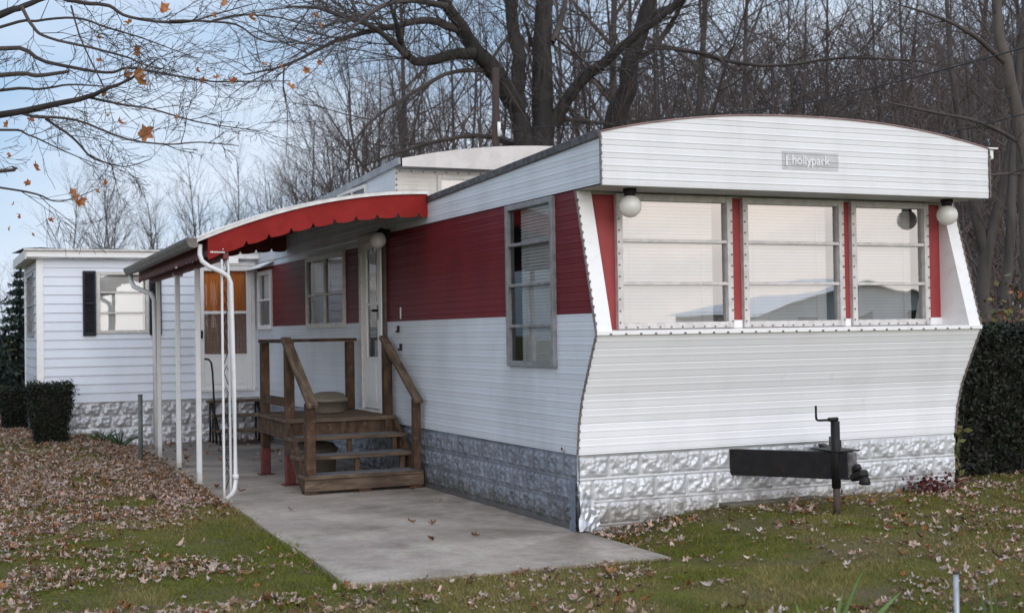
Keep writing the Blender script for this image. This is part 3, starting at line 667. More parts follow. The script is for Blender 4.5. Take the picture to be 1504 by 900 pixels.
def valance(y, smax, hgt, mat, name, ph=0):
    m = MB(); n = 300; v = []
    for i in range(n+1):
        s = smax*i/n; x, yy, z = apt(s, y, -.004)
        t = ((-x+ph) % .21)/.21; d = abs(t-.5)
        nt_ = max(0, 1-d/.10)*.042+.004*math.cos((t-.5)*2*PI*1.0)
        v += [(x, y, z-hgt*(1-.12*s)+nt_), (x, y, z)]
    m.add(v, [(2*i, 2*i+2, 2*i+3, 2*i+1) for i in range(n)])
    m.add([(a, b+.006, c) for a, b, c in v], [(2*i, 2*i+1, 2*i+3, 2*i+2) for i in range(n)])
    return m.build(name, mat, aw)
v = valance(AY0+.005, .955, .225, MAWR, 'valance')
m = MB(); r2 = random.Random(3)
x = -1.985
while x > -2.105: w_ = r2.uniform(.006, .014); m.box(x-w_, x, AY0-.0005, AY0+.004, 2.265, 2.265+r2.uniform(.012, .018), 0, .0004); x -= w_+.003
m.tube([(-2.0, AY0-.001, 2.30), (-2.0, AY0-.006, 2.30)], .006, 8); m.build('maker_plate', MAWW, v)
valance(AY1-.005, .955, .225, MAWD, 'valance', .1)
m = MB(); n = 260; vv = []
for i in range(n+1):
    y = AY0+.02+(AY1-AY0-.04)*i/n; x = axl(y)*.955; z = az(.955)-.004
    t = (y % .21)/.21; d = abs(t-.5); nt_ = max(0, 1-d/.12)*.05
    vv += [(x, y, z-.175+nt_), (x, y, z)]
m.add(vv, [(2*i, 2*i+2, 2*i+3, 2*i+1) for i in range(n)]); m.build('side_valance', MAWD, aw)
m = MB(); prof = [(0.03, .03), (.03, -.045), (.0, -.06), (-.05, -.05), (-.075, -.0), (-.08, .028), (-.07, .03)]
vs = [];
for y in (AY0-.02, AY1+.02):
    for a, b in prof: vs.append((axl(y)+a-.02, y, az(1.)+b))
k = len(prof); m.add(vs, [(i, i+1, k+i+1, k+i) for i in range(k-1)]+[tuple(range(k)), tuple(range(k, 2*k))]); m.build('gutter', MGUT, aw)
m = MB(); m.beam((-1.97, AY0+.02, 2.245), (-1.79, AY1-.05, 2.245), .05, .07, 0); m.build('header_beam', MAWD, aw)
posts = [(-1.975, 3.14), (-1.905, 4.84), (-1.845, 6.36), (-1.775, 8.13)]
for k, (x, y) in enumerate(posts):
    m = MB()
    if k == 0:
        for dx in (-.03, .03): m.box(x+dx-.010, x+dx+.010, y-.012, y+.012, 0, 2.21, 0, .003)
        z = .12; s = 1
        while z < 2.1:
            m.tube([(x-.018*s, y, z), (x+.02*s, y, z+.11), (x-.005*s, y, z+.17), (x-.018*s, y, z+.13)], .004, 5, 1, False); z += .19; s = -s
        m.box(x+.03, x+.12, y-.02, y+.02, 2.17, 2.23, 0, .004)
    else: m.box(x-.026, x+.026, y-.026, y+.026, 0, 2.22, 0, .006); 
    m.box(x-.045, x+.045, y-.04, y+.04, 0, .012, 0, .003)
    if k == 2: m.box(x-.05, x+.06, y-.03, y+.03, 2.20, 2.24, 0, .004)
    m.build('post', [MPOST, MBLK], aw)
m = MB()
m.tube([(-2.20, 3.13, 2.34), (-2.205, 3.12, 2.25), (-2.19, 3.10, 2.19), (-2.13, 3.08, 2.14), (-2.02, 3.07, 2.09), (-1.965, 3.065, 2.055), (-1.94, 3.06, 1.99), (-1.925, 3.06, 1.0), (-1.915, 3.06, .20), (-1.93, 3.05, .12), (-1.97, 3.03, .075), (-2.025, 2.99, .045)], .022, 12)
m.tube([(-1.918, 3.06, .26), (-1.916, 3.06, .22)], .029, 12); m.build('downspout', MPOST, aw)
m = MB(); m.tube([(-2.06, 8.5, 2.33), (-2.06, 8.48, 2.24), (-2.03, 8.42, 2.16), (-1.93, 8.3, 2.1), (-1.85, 8.2, 2.06), (-1.825, 8.13, 1.98), (-1.82, 8.13, .1)], .03, 12); m.build('downspout', MPOST, aw)

# ================================================================== wooden porch steps
ps = empty('porch_steps', (-.6, 4.3, 0), 'weathered brown wooden porch with stairs and railings at the mobile home door', 'porch steps')
m = MB(); y = 3.99; rr = random.Random(2)
while y < 5.43:
    m.box(-1.19+rr.uniform(-.01, .01), -.05, y, y+.135, .632, .67+rr.uniform(-.003, .003), 0, .006); y += .141
m.build('platform', MWOODL, ps)
m = MB(); m.box(-1.15, -.06, 4.02, 4.06, .5, .63, 0, .004); m.box(-1.16, -1.12, 4.06, 5.4, .46, .63, 0, .004); m.box(-1.12, -.06, 5.36, 5.4, .48, .63, 0, .004); m.box(-.1, -.06, 4.06, 5.36, .48, .63, 0, .004); m.build('platform_frame', MWOOD, ps)
for z, y in ((.507, 3.75), (.341, 3.51), (.178, 3.26)):
    m = MB(); m.box(-1.23, -.03, y, y+.145, z-.038, z, 0, .007); m.box(-1.225, -.03, y+.151, y+.29, z-.038, z-.001, 0, .007)
    m.box(-1.17, -.07, y+.02, y+.28, z, z+.003, 1, .001); m.build('tread', [MWOODL, MTREAD], ps)
m = MB(); m.box(-1.215, -.025, 3.275, 3.31, .03, .139, 0, .005); m.build('bottom_riser', MWOODL, ps)
for x in (-1.15, -.62, -.1): m = MB(); m.box(x-.06, x+.06, 3.29, 3.4, .0, .03, 0, .004); m.build('foot_block', MWOOD, ps)
for x in (-1.19, -.07):
    m = MB(); m.beam((x, 3.33, .06), (x, 4.08, .58), .04, .2, 0); m.build('stringer', MWOOD, ps)
for x in (-.62, -.15):
    for z0, z1, y in ((.178, .30, 3.54), (.341, .468, 3.78), (.507, .63, 4.0)): m = MB(); m.box(x-.025, x+.025, y, y+.035, z0, z1, 0, .003); m.build('tread_brace', MWOOD, ps)
def post(x, y, z0, z1, red=False, s=.09):
    m = MB(); m.box(x-s/2, x+s/2, y-s/2, y+s/2, max(z0, .3) if red else z0, z1, 0, .006)
    if red: m.box(x-s/2-.001, x+s/2+.001, y-s/2-.001, y+s/2+.001, .012, .3, 1, .004); m.box(x-.08, x+.08, y-.08, y+.08, 0, .012, 1, .003)
    m.build('railing_post', [MWOOD, MREDP], ps)
post(-1.09, 5.36, 0, 1.43, True); post(-1.12, 4.20, 0, 1.44, True); post(-.12, 5.38, .67, 1.43); post(-.08, 4.20, .5, 1.42); post(-1.15, 3.33, .178, .86); post(-.08, 3.33, .178, .87, s=.075)
m = MB(); m.box(-1.15, -.05, 5.32, 5.41, 1.432, 1.468, 0, .005); m.build('handrail', MWOOD, ps)
m = MB(); m.box(-1.14, -1.05, 4.25, 5.319, 1.432, 1.466, 0, .005); m.build('handrail', MWOOD, ps)
m = MB(); m.beam((-1.15, 3.22, .835), (-1.13, 4.28, 1.475), .10, .04, 0); m.build('handrail', MWOODR, ps)
m = MB(); m.beam((-.09, 3.22, .845), (-.085, 4.30, 1.475), .085, .04, 0); m.build('handrail', MWOODR, ps)
m = MB(); m.box(-1.125, -1.085, 4.246, 5.314, .78, .87, 0, .004); m.build('lower_rail', MWOOD, ps)
def tub(loc, r, h, label, lid=True):
    e = empty('storage_tub', loc, label, 'tub')
    m = MB(); m.lathe([(.001, 0), (r*.86, 0), (r*.88, .01), (r*.97, h-.02), (r, h-.02), (r, h)], loc, 32, 0, True); m.build('tub_body', MTUB, e)
    m = MB(); m.lathe([(r*1.03, h-.012), (r*1.04, h+.012), (r*.97, h+.02), (r*.82, h+.065), (r*.45, h+.085), (.001, h+.088)], loc, 32, 0, True); m.build('lid', MTUB, e)
tub((-.50, 4.95, .672), .205, .135, 'low beige lidded plastic tub sitting on the porch platform')
tub((-.72, 4.75, .0), .25, .30, 'wide beige plastic tub stored on the concrete under the porch')

# steps under the addition's door
es = empty('entry_steps', (-.4, 9.8, .0), 'dark metal entry steps with wooden treads below the storm door', 'steps')
for z, y in ((.60, 9.93), (.405, 9.68), (.21, 9.43)):
    m = MB(); m.box(-.80, -.02, y, y+.13, z-.035, z, 0, .005); m.box(-.80, -.02, y+.135, y+.265, z-.035, z-.002, 0, .005); m.build('tread', MWOODL, es)
for x in (-.74, -.08):
    m = MB(); m.beam((x, 9.45, .1), (x, 10.1, .56), .03, .04); 
    for y, z in ((9.47, .175), (9.72, .37), (9.97, .565), (10.17, .565)): m.tube([(x, y, -.01), (x, y, z)], .014, 6)
    m.build('step_frame', MBLK, es)
m = MB(); m.tube([(-.80, 9.50, .0), (-.80, 9.50, .2), (-.82, 9.55, 1.0), (-.83, 9.58, 1.14), (-.86, 9.60, 1.19), (-.92, 9.62, 1.20)], .014, 8); m.build('handrail', MBLK, es)

# small things in the yard
def stake(x, y, z0, z1, r, mat, cap, label, name='pipe_stake'):
    e = empty(name, (x, y, z0), label, 'stake'); m = MB(); m.tube([(x, y, z0-.15), (x, y, z1)], r, 14); m.build('shaft', mat, e)
    m = MB(); m.tube([(x, y, z1), (x, y, z1+.012)], r*1.12, 14); m.build('cap', cap, e)
stake(-2.06, 7.79, float(gz(-2.06, 7.79)), .80, .028, MPIPEG, MPIPEG, 'short grey green metal stake beside the patio edge near the rear awning post')
p = at(1404, 842, 5.40)
stake(p[0], p[1], float(gz(p[0], p[1])), p[2], .011, MPIPE, MRUST, 'thin galvanised pipe stake with rusty top standing in the front lawn')
e = MB(); e.obox((1.72, -.03, .115), (.95, .17, .035), Euler((0, 0, .04)).to_matrix(), 0, .006)
tag(e.build('old_board', MPLANK), 'weathered board lying on the ground under the tow hitch', 'board')
# ================================================================== ground
def axis(a, b, step, far):
    core = list(np.arange(a, b+1e-6, step)); out = []; s = step; x = a
    while x > -far: s *= 1.45; x -= s; out.append(x)
    o2 = []; s = step; x = b
    while x < far: s *= 1.45; x += s; o2.append(x)
    return np.array(out[::-1]+core+o2)
gxs = axis(-12, 12, .2, 2500); gys = axis(-9, 22, .2, 2500)
XX, YY = np.meshgrid(gxs, gys); ZZ = gz(XX, YY)
def edge_x(y): return np.interp(y, [-1.3, 3., 6.4, 8.4, 10.4], [-2.16, -1.975, -1.87, -1.80, -1.72])
inslab = (XX > edge_x(YY)+.1) & (YY > -1.1) & (YY < 10.5) & (XX < .4); ZZ = np.where(inslab, np.minimum(ZZ, -.06), ZZ)
i = (np.arange(len(gys)-1)[:, None]*len(gxs)+np.arange(len(gxs)-1)[None, :])
me = np_mesh('ground', np.stack([XX.ravel(), YY.ravel(), ZZ.ravel()], 1), np.stack([i, i+1, i+len(gxs)+1, i+len(gxs)], -1).reshape(-1, 4), MLAWN, True)
tag(link('ground', me), 'lawn ground of grass and fallen leaves around the mobile home', kind='structure')
mb = MB()
def slab(y0, y1, front=False):
    ys = np.linspace(y0, y1, 14); L_ = [(float(edge_x(y))+.012*math.sin(y*7), y, 0) for y in ys]; R_ = [(.035, y, 0) for y in ys[::-1]]
    if front: R_ = [(.035, y, 0) for y in ys[::-1] if y > -.9]+[(.03, -1.28, 0)]; L_[0] = (-2.165, -1.15, 0)
    top = L_+R_; n = len(top); b = [(x, y, -.12) for x, y, z in top]
    mb.add(top+b, [tuple(range(n))[::-1]]+[(k, (k+1) % n, n+(k+1) % n, n+k) for k in range(n)])
slab(-1.2, 7.39, True); slab(7.4, 10.34)
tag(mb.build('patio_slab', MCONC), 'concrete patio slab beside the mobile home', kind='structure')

# ---- leaf litter and grass
R = np.random.default_rng(4)
def outside(x, y, pad=0.):
    slab_ = (x > edge_x(y)+pad) & (x < .04) & (y > -1.15-.06*(x+2.16)+pad) & (y < 10.4)
    trailer = (x > -.0) & (x < 3.7) & (y > .0) & (y < 12.6); addn = (x > -3.06) & (x < .1) & (y > 10.28) & (y < 12.7)
    return ~(slab_ | trailer | addn)
GX0, GY0 = -4.48, -8.83
def polar(n, d0, d1, half=.56, pw=0.):
    d = np.exp(R.uniform(math.log(d0), math.log(d1), n)); a = .42+R.uniform(-half, half, n)
    return GX0+d*np.sin(a), GY0+d*np.cos(a), d
x, y, d = polar(430000, 5.0, 26)
k = outside(x, y, .012+.09*vnoise(x*7, y*7, 51)**3); x, y, d = x[k], y[k], d[k]; n = len(x); z = gz(x, y)-.004
tuft = vnoise(x*3.1, y*3.1, 9); h = R.uniform(.014, .040, n)*(.55+.9*tuft)*(1+.25*(d/12-1).clip(0, 2))*(1+.7*np.exp(-np.abs(x-edge_x(y))/.07)); w = .0022*(d/7)*R.uniform(.7, 1.5, n)
a = R.uniform(0, 2*PI, n); lean = R.normal(0, .55, (n, 2))*h[:, None]
B0 = np.stack([x-w*np.cos(a), y-w*np.sin(a), z], 1); B1 = np.stack([x+w*np.cos(a), y+w*np.sin(a), z], 1); Tp = np.stack([x+lean[:, 0], y+lean[:, 1], z+h], 1)
V = np.stack([B0, B1, Tp], 1).reshape(-1, 3); F = np.arange(3*n).reshape(-1, 3)
g = vnoise(x*.8, y*.8, 21)*.6+vnoise(x*3, y*3, 22)*.4; dry = S((g-.40)/.25)*.9+R.random(n)*.25+.28*S((x-.5)/2.)
green = np.array((.108, .148, .022)); lime = np.array((.22, .215, .038)); straw = np.array((.38, .285, .13))
c = green+(lime-green)*R.random((n, 1)); c = c+(straw-c)*np.clip(dry-.12, 0, .8)[:, None]; c *= R.uniform(.65, 1.25, (n, 1))
me = np_mesh('grass', V, F, MGRASS, False, np.repeat(c, 3, 0)*np.tile(np.array([.55, .55, 1.15]), n)[:, None]); tag(link('grass', me), 'short autumn lawn grass with straw patches', 'grass', kind='stuff')

def leaf_shapes():
    out = []
    for q in range(10):
        rr = np.random.default_rng(q); m = 14; th = np.linspace(0, 2*PI, m, endpoint=False)
        r = .72+.24*np.cos(5*th/1.0)*(q % 3 != 0)+(.25*np.cos(2*th) if q % 3 == 0 else 0)+rr.uniform(-.16, .16, m)
        px = r*np.cos(th); py = r*np.sin(th)*(.8 if q % 3 else .6)
        cz = rr.uniform(-.3, 1.3); fz = rr.uniform(.2, 1.2)
        pz = cz*(px**2)*.6+fz*np.abs(py)*.75+rr.uniform(-.24, .24, m)
        out.append(np.vstack([np.stack([px, py, pz], 1), [[0, 0, -.05]]]))
    return out
SH = leaf_shapes()
PAL = np.array([(.47, .355, .30), (.43, .345, .315), (.34, .235, .18), (.165, .085, .048), (.27, .115, .05), (.09, .055, .04), (.43, .37, .345), (.22, .13, .085), (.33, .16, .075)])
def scatter_leaves(name, x, y, dz, size, wts, label, tilt=.33):
    n = len(x); z = gz(x, y)+dz; sh = R.integers(0, 10, n); V = np.empty((n, 15, 3)); base = np.stack(SH)[sh]
    yaw = R.uniform(0, 2*PI, n); tx = R.normal(0, tilt, n); ty = R.normal(0, tilt, n)
    P_ = base*size[:, None, None]; c_, s_ = np.cos(tx)[:, None], np.sin(tx)[:, None]
    P_ = np.stack([P_[..., 0], P_[..., 1]*c_-P_[..., 2]*s_, P_[..., 1]*s_+P_[..., 2]*c_], -1); c_, s_ = np.cos(ty)[:, None], np.sin(ty)[:, None]
    P_ = np.stack([P_[..., 0]*c_+P_[..., 2]*s_, P_[..., 1], -P_[..., 0]*s_+P_[..., 2]*c_], -1); c_, s_ = np.cos(yaw)[:, None], np.sin(yaw)[:, None]
    V = np.stack([P_[..., 0]*c_-P_[..., 1]*s_+x[:, None], P_[..., 0]*s_+P_[..., 1]*c_+y[:, None], P_[..., 2]+z[:, None]], -1)
    zmin = V[..., 2].min(1); V[..., 2] += (np.maximum(0, z-.012-zmin)*.8)[:, None]
    f = np.array([(14, q, (q+1) % 14) for q in range(14)]); F = (np.arange(n)[:, None, None]*15+f[None]).reshape(-1, 3)
    c = PAL[R.choice(len(PAL), n, p=np.array(wts)/sum(wts))]*R.uniform(.85, 1.38, (n, 1))*np.array((1.03, 1., .97))
    me = np_mesh(name, V.reshape(-1, 3), F, MLEAF, False, np.repeat(c, 15, 0)); return tag(link(name, me), label, 'leaves', kind='stuff')
N = 560000
x = R.uniform(-12, 7.5, N); y = R.uniform(-5, 19, N)
cl = vnoise(x*1.1, y*1.1, 31)*.5+vnoise(x*2.7, y*2.7, 32)*.32+vnoise(x*6, y*6, 33)*.18
ex = edge_x(y); gap = ex-x                                   # distance left of the slab edge
left = (x < ex) | (y < -1.25)
cl2 = vnoise(x*1.9, y*1.9, 36)*.42+vnoise(x*5, y*5, 37)*.30+R.random(N)*.28; far = S((y-1.5)/5.)
dens = np.where(left, S((cl*.5+cl2*.5-(.425-.14*far))/.17)*(.66+.06*far)*(.22+.78*S((gap-.1)/.55*(1-far)+far*2)), 0)
dens = np.where(left & (gap > 0) & (gap < .55) & (y > 3.2), .75+.25*cl, dens)
right = (x > .05) & (y > -1.2) | (x > -.6)
dens = np.where(right, S((cl2-.50)/.24)*.40+.02, dens)
dens = np.where(right & (y < .02) & (y > -.38) & (x < 3.7), .16+.34*(x < 1.)*S((1.-x)*3), dens)
dens = np.where((x > 3.7) & (y > -.9), .25*S((cl-.4)/.2)+.1, dens)
k = (R.random(N) < dens*.95) & outside(x, y, .02); x, y = x[k], y[k]
far2 = S((y+2)/8.)
sz = np.clip(np.exp(R.normal(math.log(.0225), .36, len(x))), .011, .044)
k3 = R.random(len(x)) < .0
scatter_leaves('fallen_leaves', x, y, R.uniform(.004, .022, len(x)), sz, [7, 6, 4, 1.8, 1.8, .8, 6, 2.6, 1.5], 'dry tan and brown fallen leaves scattered over the lawn')
x = R.uniform(-2.2, 0, 1500); y = R.uniform(-1.1, 10.2, 1500); gap = x-edge_x(y)
k = (R.random(1500) < np.where(y > 6.5, .10, .012)+.5*np.exp(-gap/.12)*(y > 3.4)+.4*np.exp(-(10.2-y)/.3)) & (gap > .02) & (x < -.08)
scatter_leaves('patio_leaves', x[k], y[k], -gz(x[k], y[k])+.012, R.uniform(.025, .05, k.sum()), [2, 2, 3, 4, 4, 2, 1, 3, 2], 'few brown leaves blown onto the concrete patio')

# ================================================================== plants near the home
def leaf_cloud(P, nrm, size, cols, asp=.4, spread=.9):
    n = len(P); d = nrm+R.normal(0, spread, (n, 3)); d /= np.linalg.norm(d, axis=1)[:, None]
    u = np.cross(d, R.normal(0, 1, (n, 3))); u /= np.linalg.norm(u, axis=1)[:, None]; v = np.cross(d, u); s = (size*R.uniform(.6, 1.4, n))[:, None]
    V = np.stack([P-u*s, P+v*s*asp, P+u*s, P-v*s*asp], 1).reshape(-1, 3)
    return V, np.arange(4*n).reshape(-1, 4), np.repeat(cols, 4, 0)
YC = np.array([(.007, .010, .005), (.013, .018, .008), (.022, .028, .011), (.032, .027, .013)])
def cols(n, C, p=None, lo=.6, hi=1.3): return C[R.choice(len(C), n, p=p)]*R.uniform(lo, hi, (n, 1))
def clipped_hedge(name, x0, x1, y0, y1, z0, z1, dens, label, cat, taper=0., size=.02):
    e = empty(name, ((x0+x1)/2, (y0+y1)/2, z0), label, cat)
    fx, fy, fz = x1-x0, y1-y0, z1-z0; areas = np.array([fy*fz, fy*fz, fx*fz, fx*fz, fx*fy]); n = int(areas.sum()*dens)
    s = R.choice(5, n, p=areas/areas.sum()); a = R.random(n); b = R.random(n)
    NR = np.array([(-1, 0, 0), (1, 0, 0), (0, -1, 0), (0, 1, 0), (0, 0, 1)], float)[s]
    X = np.choose(s, [np.full(n, x0), np.full(n, x1), x0+a*fx, x0+a*fx, x0+a*fx]); Y = np.choose(s, [y0+a*fy, y0+a*fy, np.full(n, y0), np.full(n, y1), y0+b*fy]); Z = np.choose(s, [z0+b*fz]*4+[np.full(n, z1)])
    P = np.stack([X, Y, Z], 1); lump = vnoise(X*5+Z*4, Y*5+Z*3, 41)-.5; P += NR*((lump*.09)[:, None]+R.normal(0, .032, (n, 1))-.02)
    t = (P[:, 2]-z0)/fz; k = 1-taper*(1-t); cx, cy = (x0+x1)/2, (y0+y1)/2
    # rounded corners
    P[:, 0] = cx+(P[:, 0]-cx)*k; P[:, 1] = cy+(P[:, 1]-cy)*k
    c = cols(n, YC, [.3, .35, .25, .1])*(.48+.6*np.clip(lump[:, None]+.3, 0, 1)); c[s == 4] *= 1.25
    V, F, cc = leaf_cloud(P, NR, np.full(n, size), c); link('foliage', np_mesh('foliage', V, F, MYEW, False, cc), e)
    m = MB(); k = 1-taper; q = .06  # solid dark core standing in for the shaded inside of the bush
    vs = [(cx+sx*(fx/2-q)*kk, cy+sy*(fy/2-q)*kk, zz) for zz, kk in ((z0, k), (z1-q, 1)) for sx, sy in ((-1, -1), (1, -1), (1, 1), (-1, 1))]
    m.add(vs, [(0, 1, 5, 4), (1, 2, 6, 5), (2, 3, 7, 6), (3, 0, 4, 7), (4, 5, 6, 7)]); m.build('dark_core', MCORE, e); return e
clipped_hedge('clipped_hedge', 4.16, 9.2, .55, 2.3, .05, 1.44, 3600, 'long dark clipped evergreen hedge beside the right end of the mobile home', 'hedge', size=.026)
p = at(74, 640, 17.5); zz = float(gz(p[0], p[1]))
clipped_hedge('clipped_shrub', p[0]-.275, p[0]+.275, p[1]-.24, p[1]+.24, zz, zz+.77, 6200, 'clipped square topped dark green shrub in front of the addition corner', 'shrub', .3, .018)
p = at(22, 625, 19.6); zz = float(gz(p[0], p[1]))
clipped_hedge('clipped_shrub', p[0]-.24, p[0]+.22, p[1]-.22, p[1]+.22, zz, zz+.60, 5000, 'smaller dark clipped shrub farther back beside the addition side wall', 'shrub', .35, .02)
def strap_plant(name, base, blades, label, cat, col=(.10, .17, .055)):
    e = empty(name, base, label, cat); V = []; F = []; C = []
    for tip, wd, bow in blades:
        b = np.array(base)+R.normal(0, .012, 3)*(1, 1, 0); tip = np.array(tip); ax = np.cross(tip-b, (R.normal(), R.normal(), .2)); ax /= np.linalg.norm(ax)+1e-9; o = len(V); n = 9
        for q in range(n):
            t = q/(n-1); c = b+(tip-b)*t+np.array((0, 0, bow))*math.sin(PI*t*.9)*1.0; ww = wd*(.75+.6*t-1.34*t**3) if q < n-1 else .0005
            V += [c-ax*ww, c+np.array((0, 0, -.12*ww)), c+ax*ww]; C += [np.array(col)*(.7+.5*t)]*3
        for q in range(n-1): F += [(o+3*q, o+3*q+1, o+3*q+4, o+3*q+3), (o+3*q+1, o+3*q+2, o+3*q+5, o+3*q+4)]
    link('leaf_blades', np_mesh('leaf_blades', np.array(V), np.array(F), MGRASS, True, np.array(C)), e); return e
b = at(1205, 935, 5.55); b[2] = gz(b[0], b[1])
strap_plant('iris_plant', b, [(at(1189, 842, 5.6), .016, .0), (at(1268, 838, 5.6), .022, .03), (at(1325, 870, 5.6), .014, .03), (at(1168, 885, 5.6), .013, .02), (at(1238, 870, 5.6), .018, .02)], 'green strap leaved iris clump low in the front lawn beside the pipe stake', 'plant', (.15, .23, .085))
b = at(1468, 930, 5.6); b[2] = gz(b[0], b[1])
strap_plant('iris_plant', b, [(at(1437, 855, 5.7), .010, .01), (at(1450, 842, 5.7), .010, .0), (at(1486, 868, 5.7), .016, .02), (at(1462, 872, 5.7), .012, .02)], 'thin green leaved iris clump at the lower right corner of the lawn', 'plant', (.11, .17, .06))
for px, lab in ((176, 'green iris leaves at the addition skirting beside the metal stake'), (150, 'smaller iris tuft near the clipped shrub by the addition skirting')):
    b = at(px, 640, 17.8); b[2] = gz(b[0], b[1]); k = 14 if px > 160 else 8
    strap_plant('iris_plant', b, [(b+np.array((R.normal(0, .14), R.normal(0, .1), R.uniform(.10, .25 if px > 160 else .16))), .014, .03) for q in range(k)], lab, 'plant', (.06, .105, .05))
def leafy(name, base, rad, hgt, n, size, C, label, cat, stems=7, lowz=.15):
    e = empty(name, base, label, cat); m = MB(); base = np.array(base, float); Ps = []
    for q in range(stems):
        a = R.uniform(0, 2*PI); tip = base+np.array((math.cos(a)*rad*R.uniform(.3, 1), math.sin(a)*rad*R.uniform(.3, 1), hgt*R.uniform(.7, 1))); mid = (base+tip)/2+R.normal(0, .08*rad, 3)
        pts = [base, mid, tip]; m.tube(pts, [.008*hgt+.002, .006*hgt, .002], 5, 0, False); Ps.append(pts)
    m.build('stems', MTWIG, e)
    P = []
    for q in range(n):
        pts = Ps[R.integers(0, stems)]; t = R.uniform(lowz, 1); p = pts[1]+(pts[2]-pts[1])*(t*2-1) if t > .5 else pts[0]+(pts[1]-pts[0])*t*2; P.append(p+R.normal(0, .13*rad+.01, 3))
    P = np.array(P); P[:, 2] = np.maximum(P[:, 2], base[2]+.01)
    V, F, cc = leaf_cloud(P, np.tile((0, -.3, 1.), (n, 1)), np.full(n, size), cols(n, C), .55); link('foliage', np_mesh('foliage', V, F, MYEW, False, cc), e); return e
leafy('leafy_weed', (3.93, .30, .08), .16, .72, 130, .035, np.array([(.16, .15, .05), (.10, .12, .04), (.22, .17, .07)]), 'yellow green leafy weed growing between the hedge and the mobile home corner', 'plant')
leafy('red_ground_plant', (3.30, -.10, .08), .34, .10, 420, .022, np.array([(.09, .018, .018), (.06, .015, .015), (.12, .03, .02)]), 'low dark red plant at the foot of the skirting near the hedge', 'plant', 14, .05)
p = gpt(1500, 16.5); leafy('autumn_bush', (p[0], p[1], p[2]), .75, 1.95, 900, .045, np.array([(.15, .12, .03), (.08, .09, .03), (.22, .08, .03), (.11, .08, .035)]), 'yellow and rust leaved bush rising behind the right hedge', 'bush', 18, .3)
p = gpt(1448, 18.); leafy('autumn_bush', (p[0], p[1], p[2]), .6, 1.7, 500, .045, np.array([(.12, .11, .03), (.07, .08, .03), (.16, .07, .03)]), 'olive brown bush behind the hedge next to the pale woodland trunks', 'bush', 14, .3)

# ================================================================== trees
class Tree:
    def __init__(s, seed): s.r = random.Random(seed); s.trunk = []; s.crown = []
    def poly(s, pts, rad, n, crown=True): (s.crown if crown else s.trunk).append((np.array(pts, float), np.array(rad, float), n))
    def branch(s, p, d, L, r, lvl, spec, crown=True):
        """spec[lvl] = (children, length ratio, angle, wobble, up, first fraction)"""
        q = s.r; n = 6 if lvl == 0 else (5 if lvl < 3 else 4); pts = [np.array(p, float)]; d = np.array(d, float); d /= np.linalg.norm(d)
        ch, lr, ang, wob, up, ff = spec[lvl]; st = L/(n-1); ds = [d]
        for k in range(n-1):
            d = d+np.array((q.gauss(0, wob), q.gauss(0, wob), q.gauss(0, wob)+up)); d /= np.linalg.norm(d); pts.append(pts[-1]+d*st); ds.append(d)
        rad = [max(r*(1-.85*k/(n-1)), .0018) for k in range(n)]
        s.poly(pts, rad, 9 if lvl == 0 and r > .05 else (5 if r > .02 else 3), crown)
        if lvl+1 < len(spec) and ch: s.kids(pts, rad, ds, L, ch, lr, ang, ff, lvl, spec)
    def kids(s, pts, rad, ds, L, ch, lr, ang, ff, lvl, spec):
        q = s.r; n = len(pts)
        for c in range(ch):
            t = ff+(1-ff)*(c+q.random())/ch; f = min(t*(n-1), n-1.001); k = int(f); f -= k
            p = pts[k]*(1-f)+pts[k+1]*f; d = ds[k]; rr = rad[k]*(1-f)+rad[k+1]*f
            ax = np.array((q.gauss(0, 1), q.gauss(0, 1), q.gauss(0, 1))); ax -= d*(ax@d); ax /= np.linalg.norm(ax)+1e-9
            a = ang*q.uniform(.6, 1.3); nd_ = d*math.cos(a)+ax*math.sin(a)
            s.branch(p, nd_, L*lr*q.uniform(.6, 1.25)*(1.15-.55*t), min(rr*.75, rr*.62+.002), lvl+1, spec)
    def mesh(s, name, polys, mat):
        by = {}
        Vs = []; Fs = []; o = 0
        for P, r, n in polys:
            V, F = tube_np(P, r, n); Vs.append(V); Fs.append(F+o); o += len(V)
        return np_mesh(name, np.concatenate(Vs), np.concatenate(Fs), mat, True)
def woods_proto(seed, H, r, spec, lean=.03):
    t = Tree(seed); n = 9; pts = [np.array((0, 0, -.1))]; d = np.array((t.r.gauss(0, lean), t.r.gauss(0, lean), 1.)); ds = [d]
    for k in range(n-1): d = d+np.array((t.r.gauss(0, .05), t.r.gauss(0, .05), .03)); d /= np.linalg.norm(d); pts.append(pts[-1]+d*H/(n-1)); ds.append(d)
    rad = [r*(1.25 if k == 0 else 1)*(1-.8*k/(n-1)) for k in range(n)]
    t.poly(pts, rad, 9, False); ch, lr, ang, w, u, ff = spec[0]; t.kids(pts, rad, ds, H, ch, lr, ang, ff, 0, spec)
    return t.mesh('trunk', t.trunk, MBARKW), t.mesh('crown', t.crown, MTWIGW), t
tall = [(20, .27, .8, .05, .03, .14), (6, .5, .75, .10, .05, .12), (5, .5, .7, .13, .04, .15), (0, 0, 0, .16, .02, 0)]
bushy = [(20, .42, .62, .05, .05, .06), (7, .5, .65, .10, .06, .12), (5, .5, .6, .12, .05, .15), (0, 0, 0, .16, .02, 0)]
PROTO = [woods_proto(11, 15, .10, tall), woods_proto(12, 17, .14, tall), woods_proto(13, 13, .08, tall), woods_proto(14, 8, .06, bushy), woods_proto(15, 7, .05, bushy), woods_proto(16, 9, .07, bushy)]
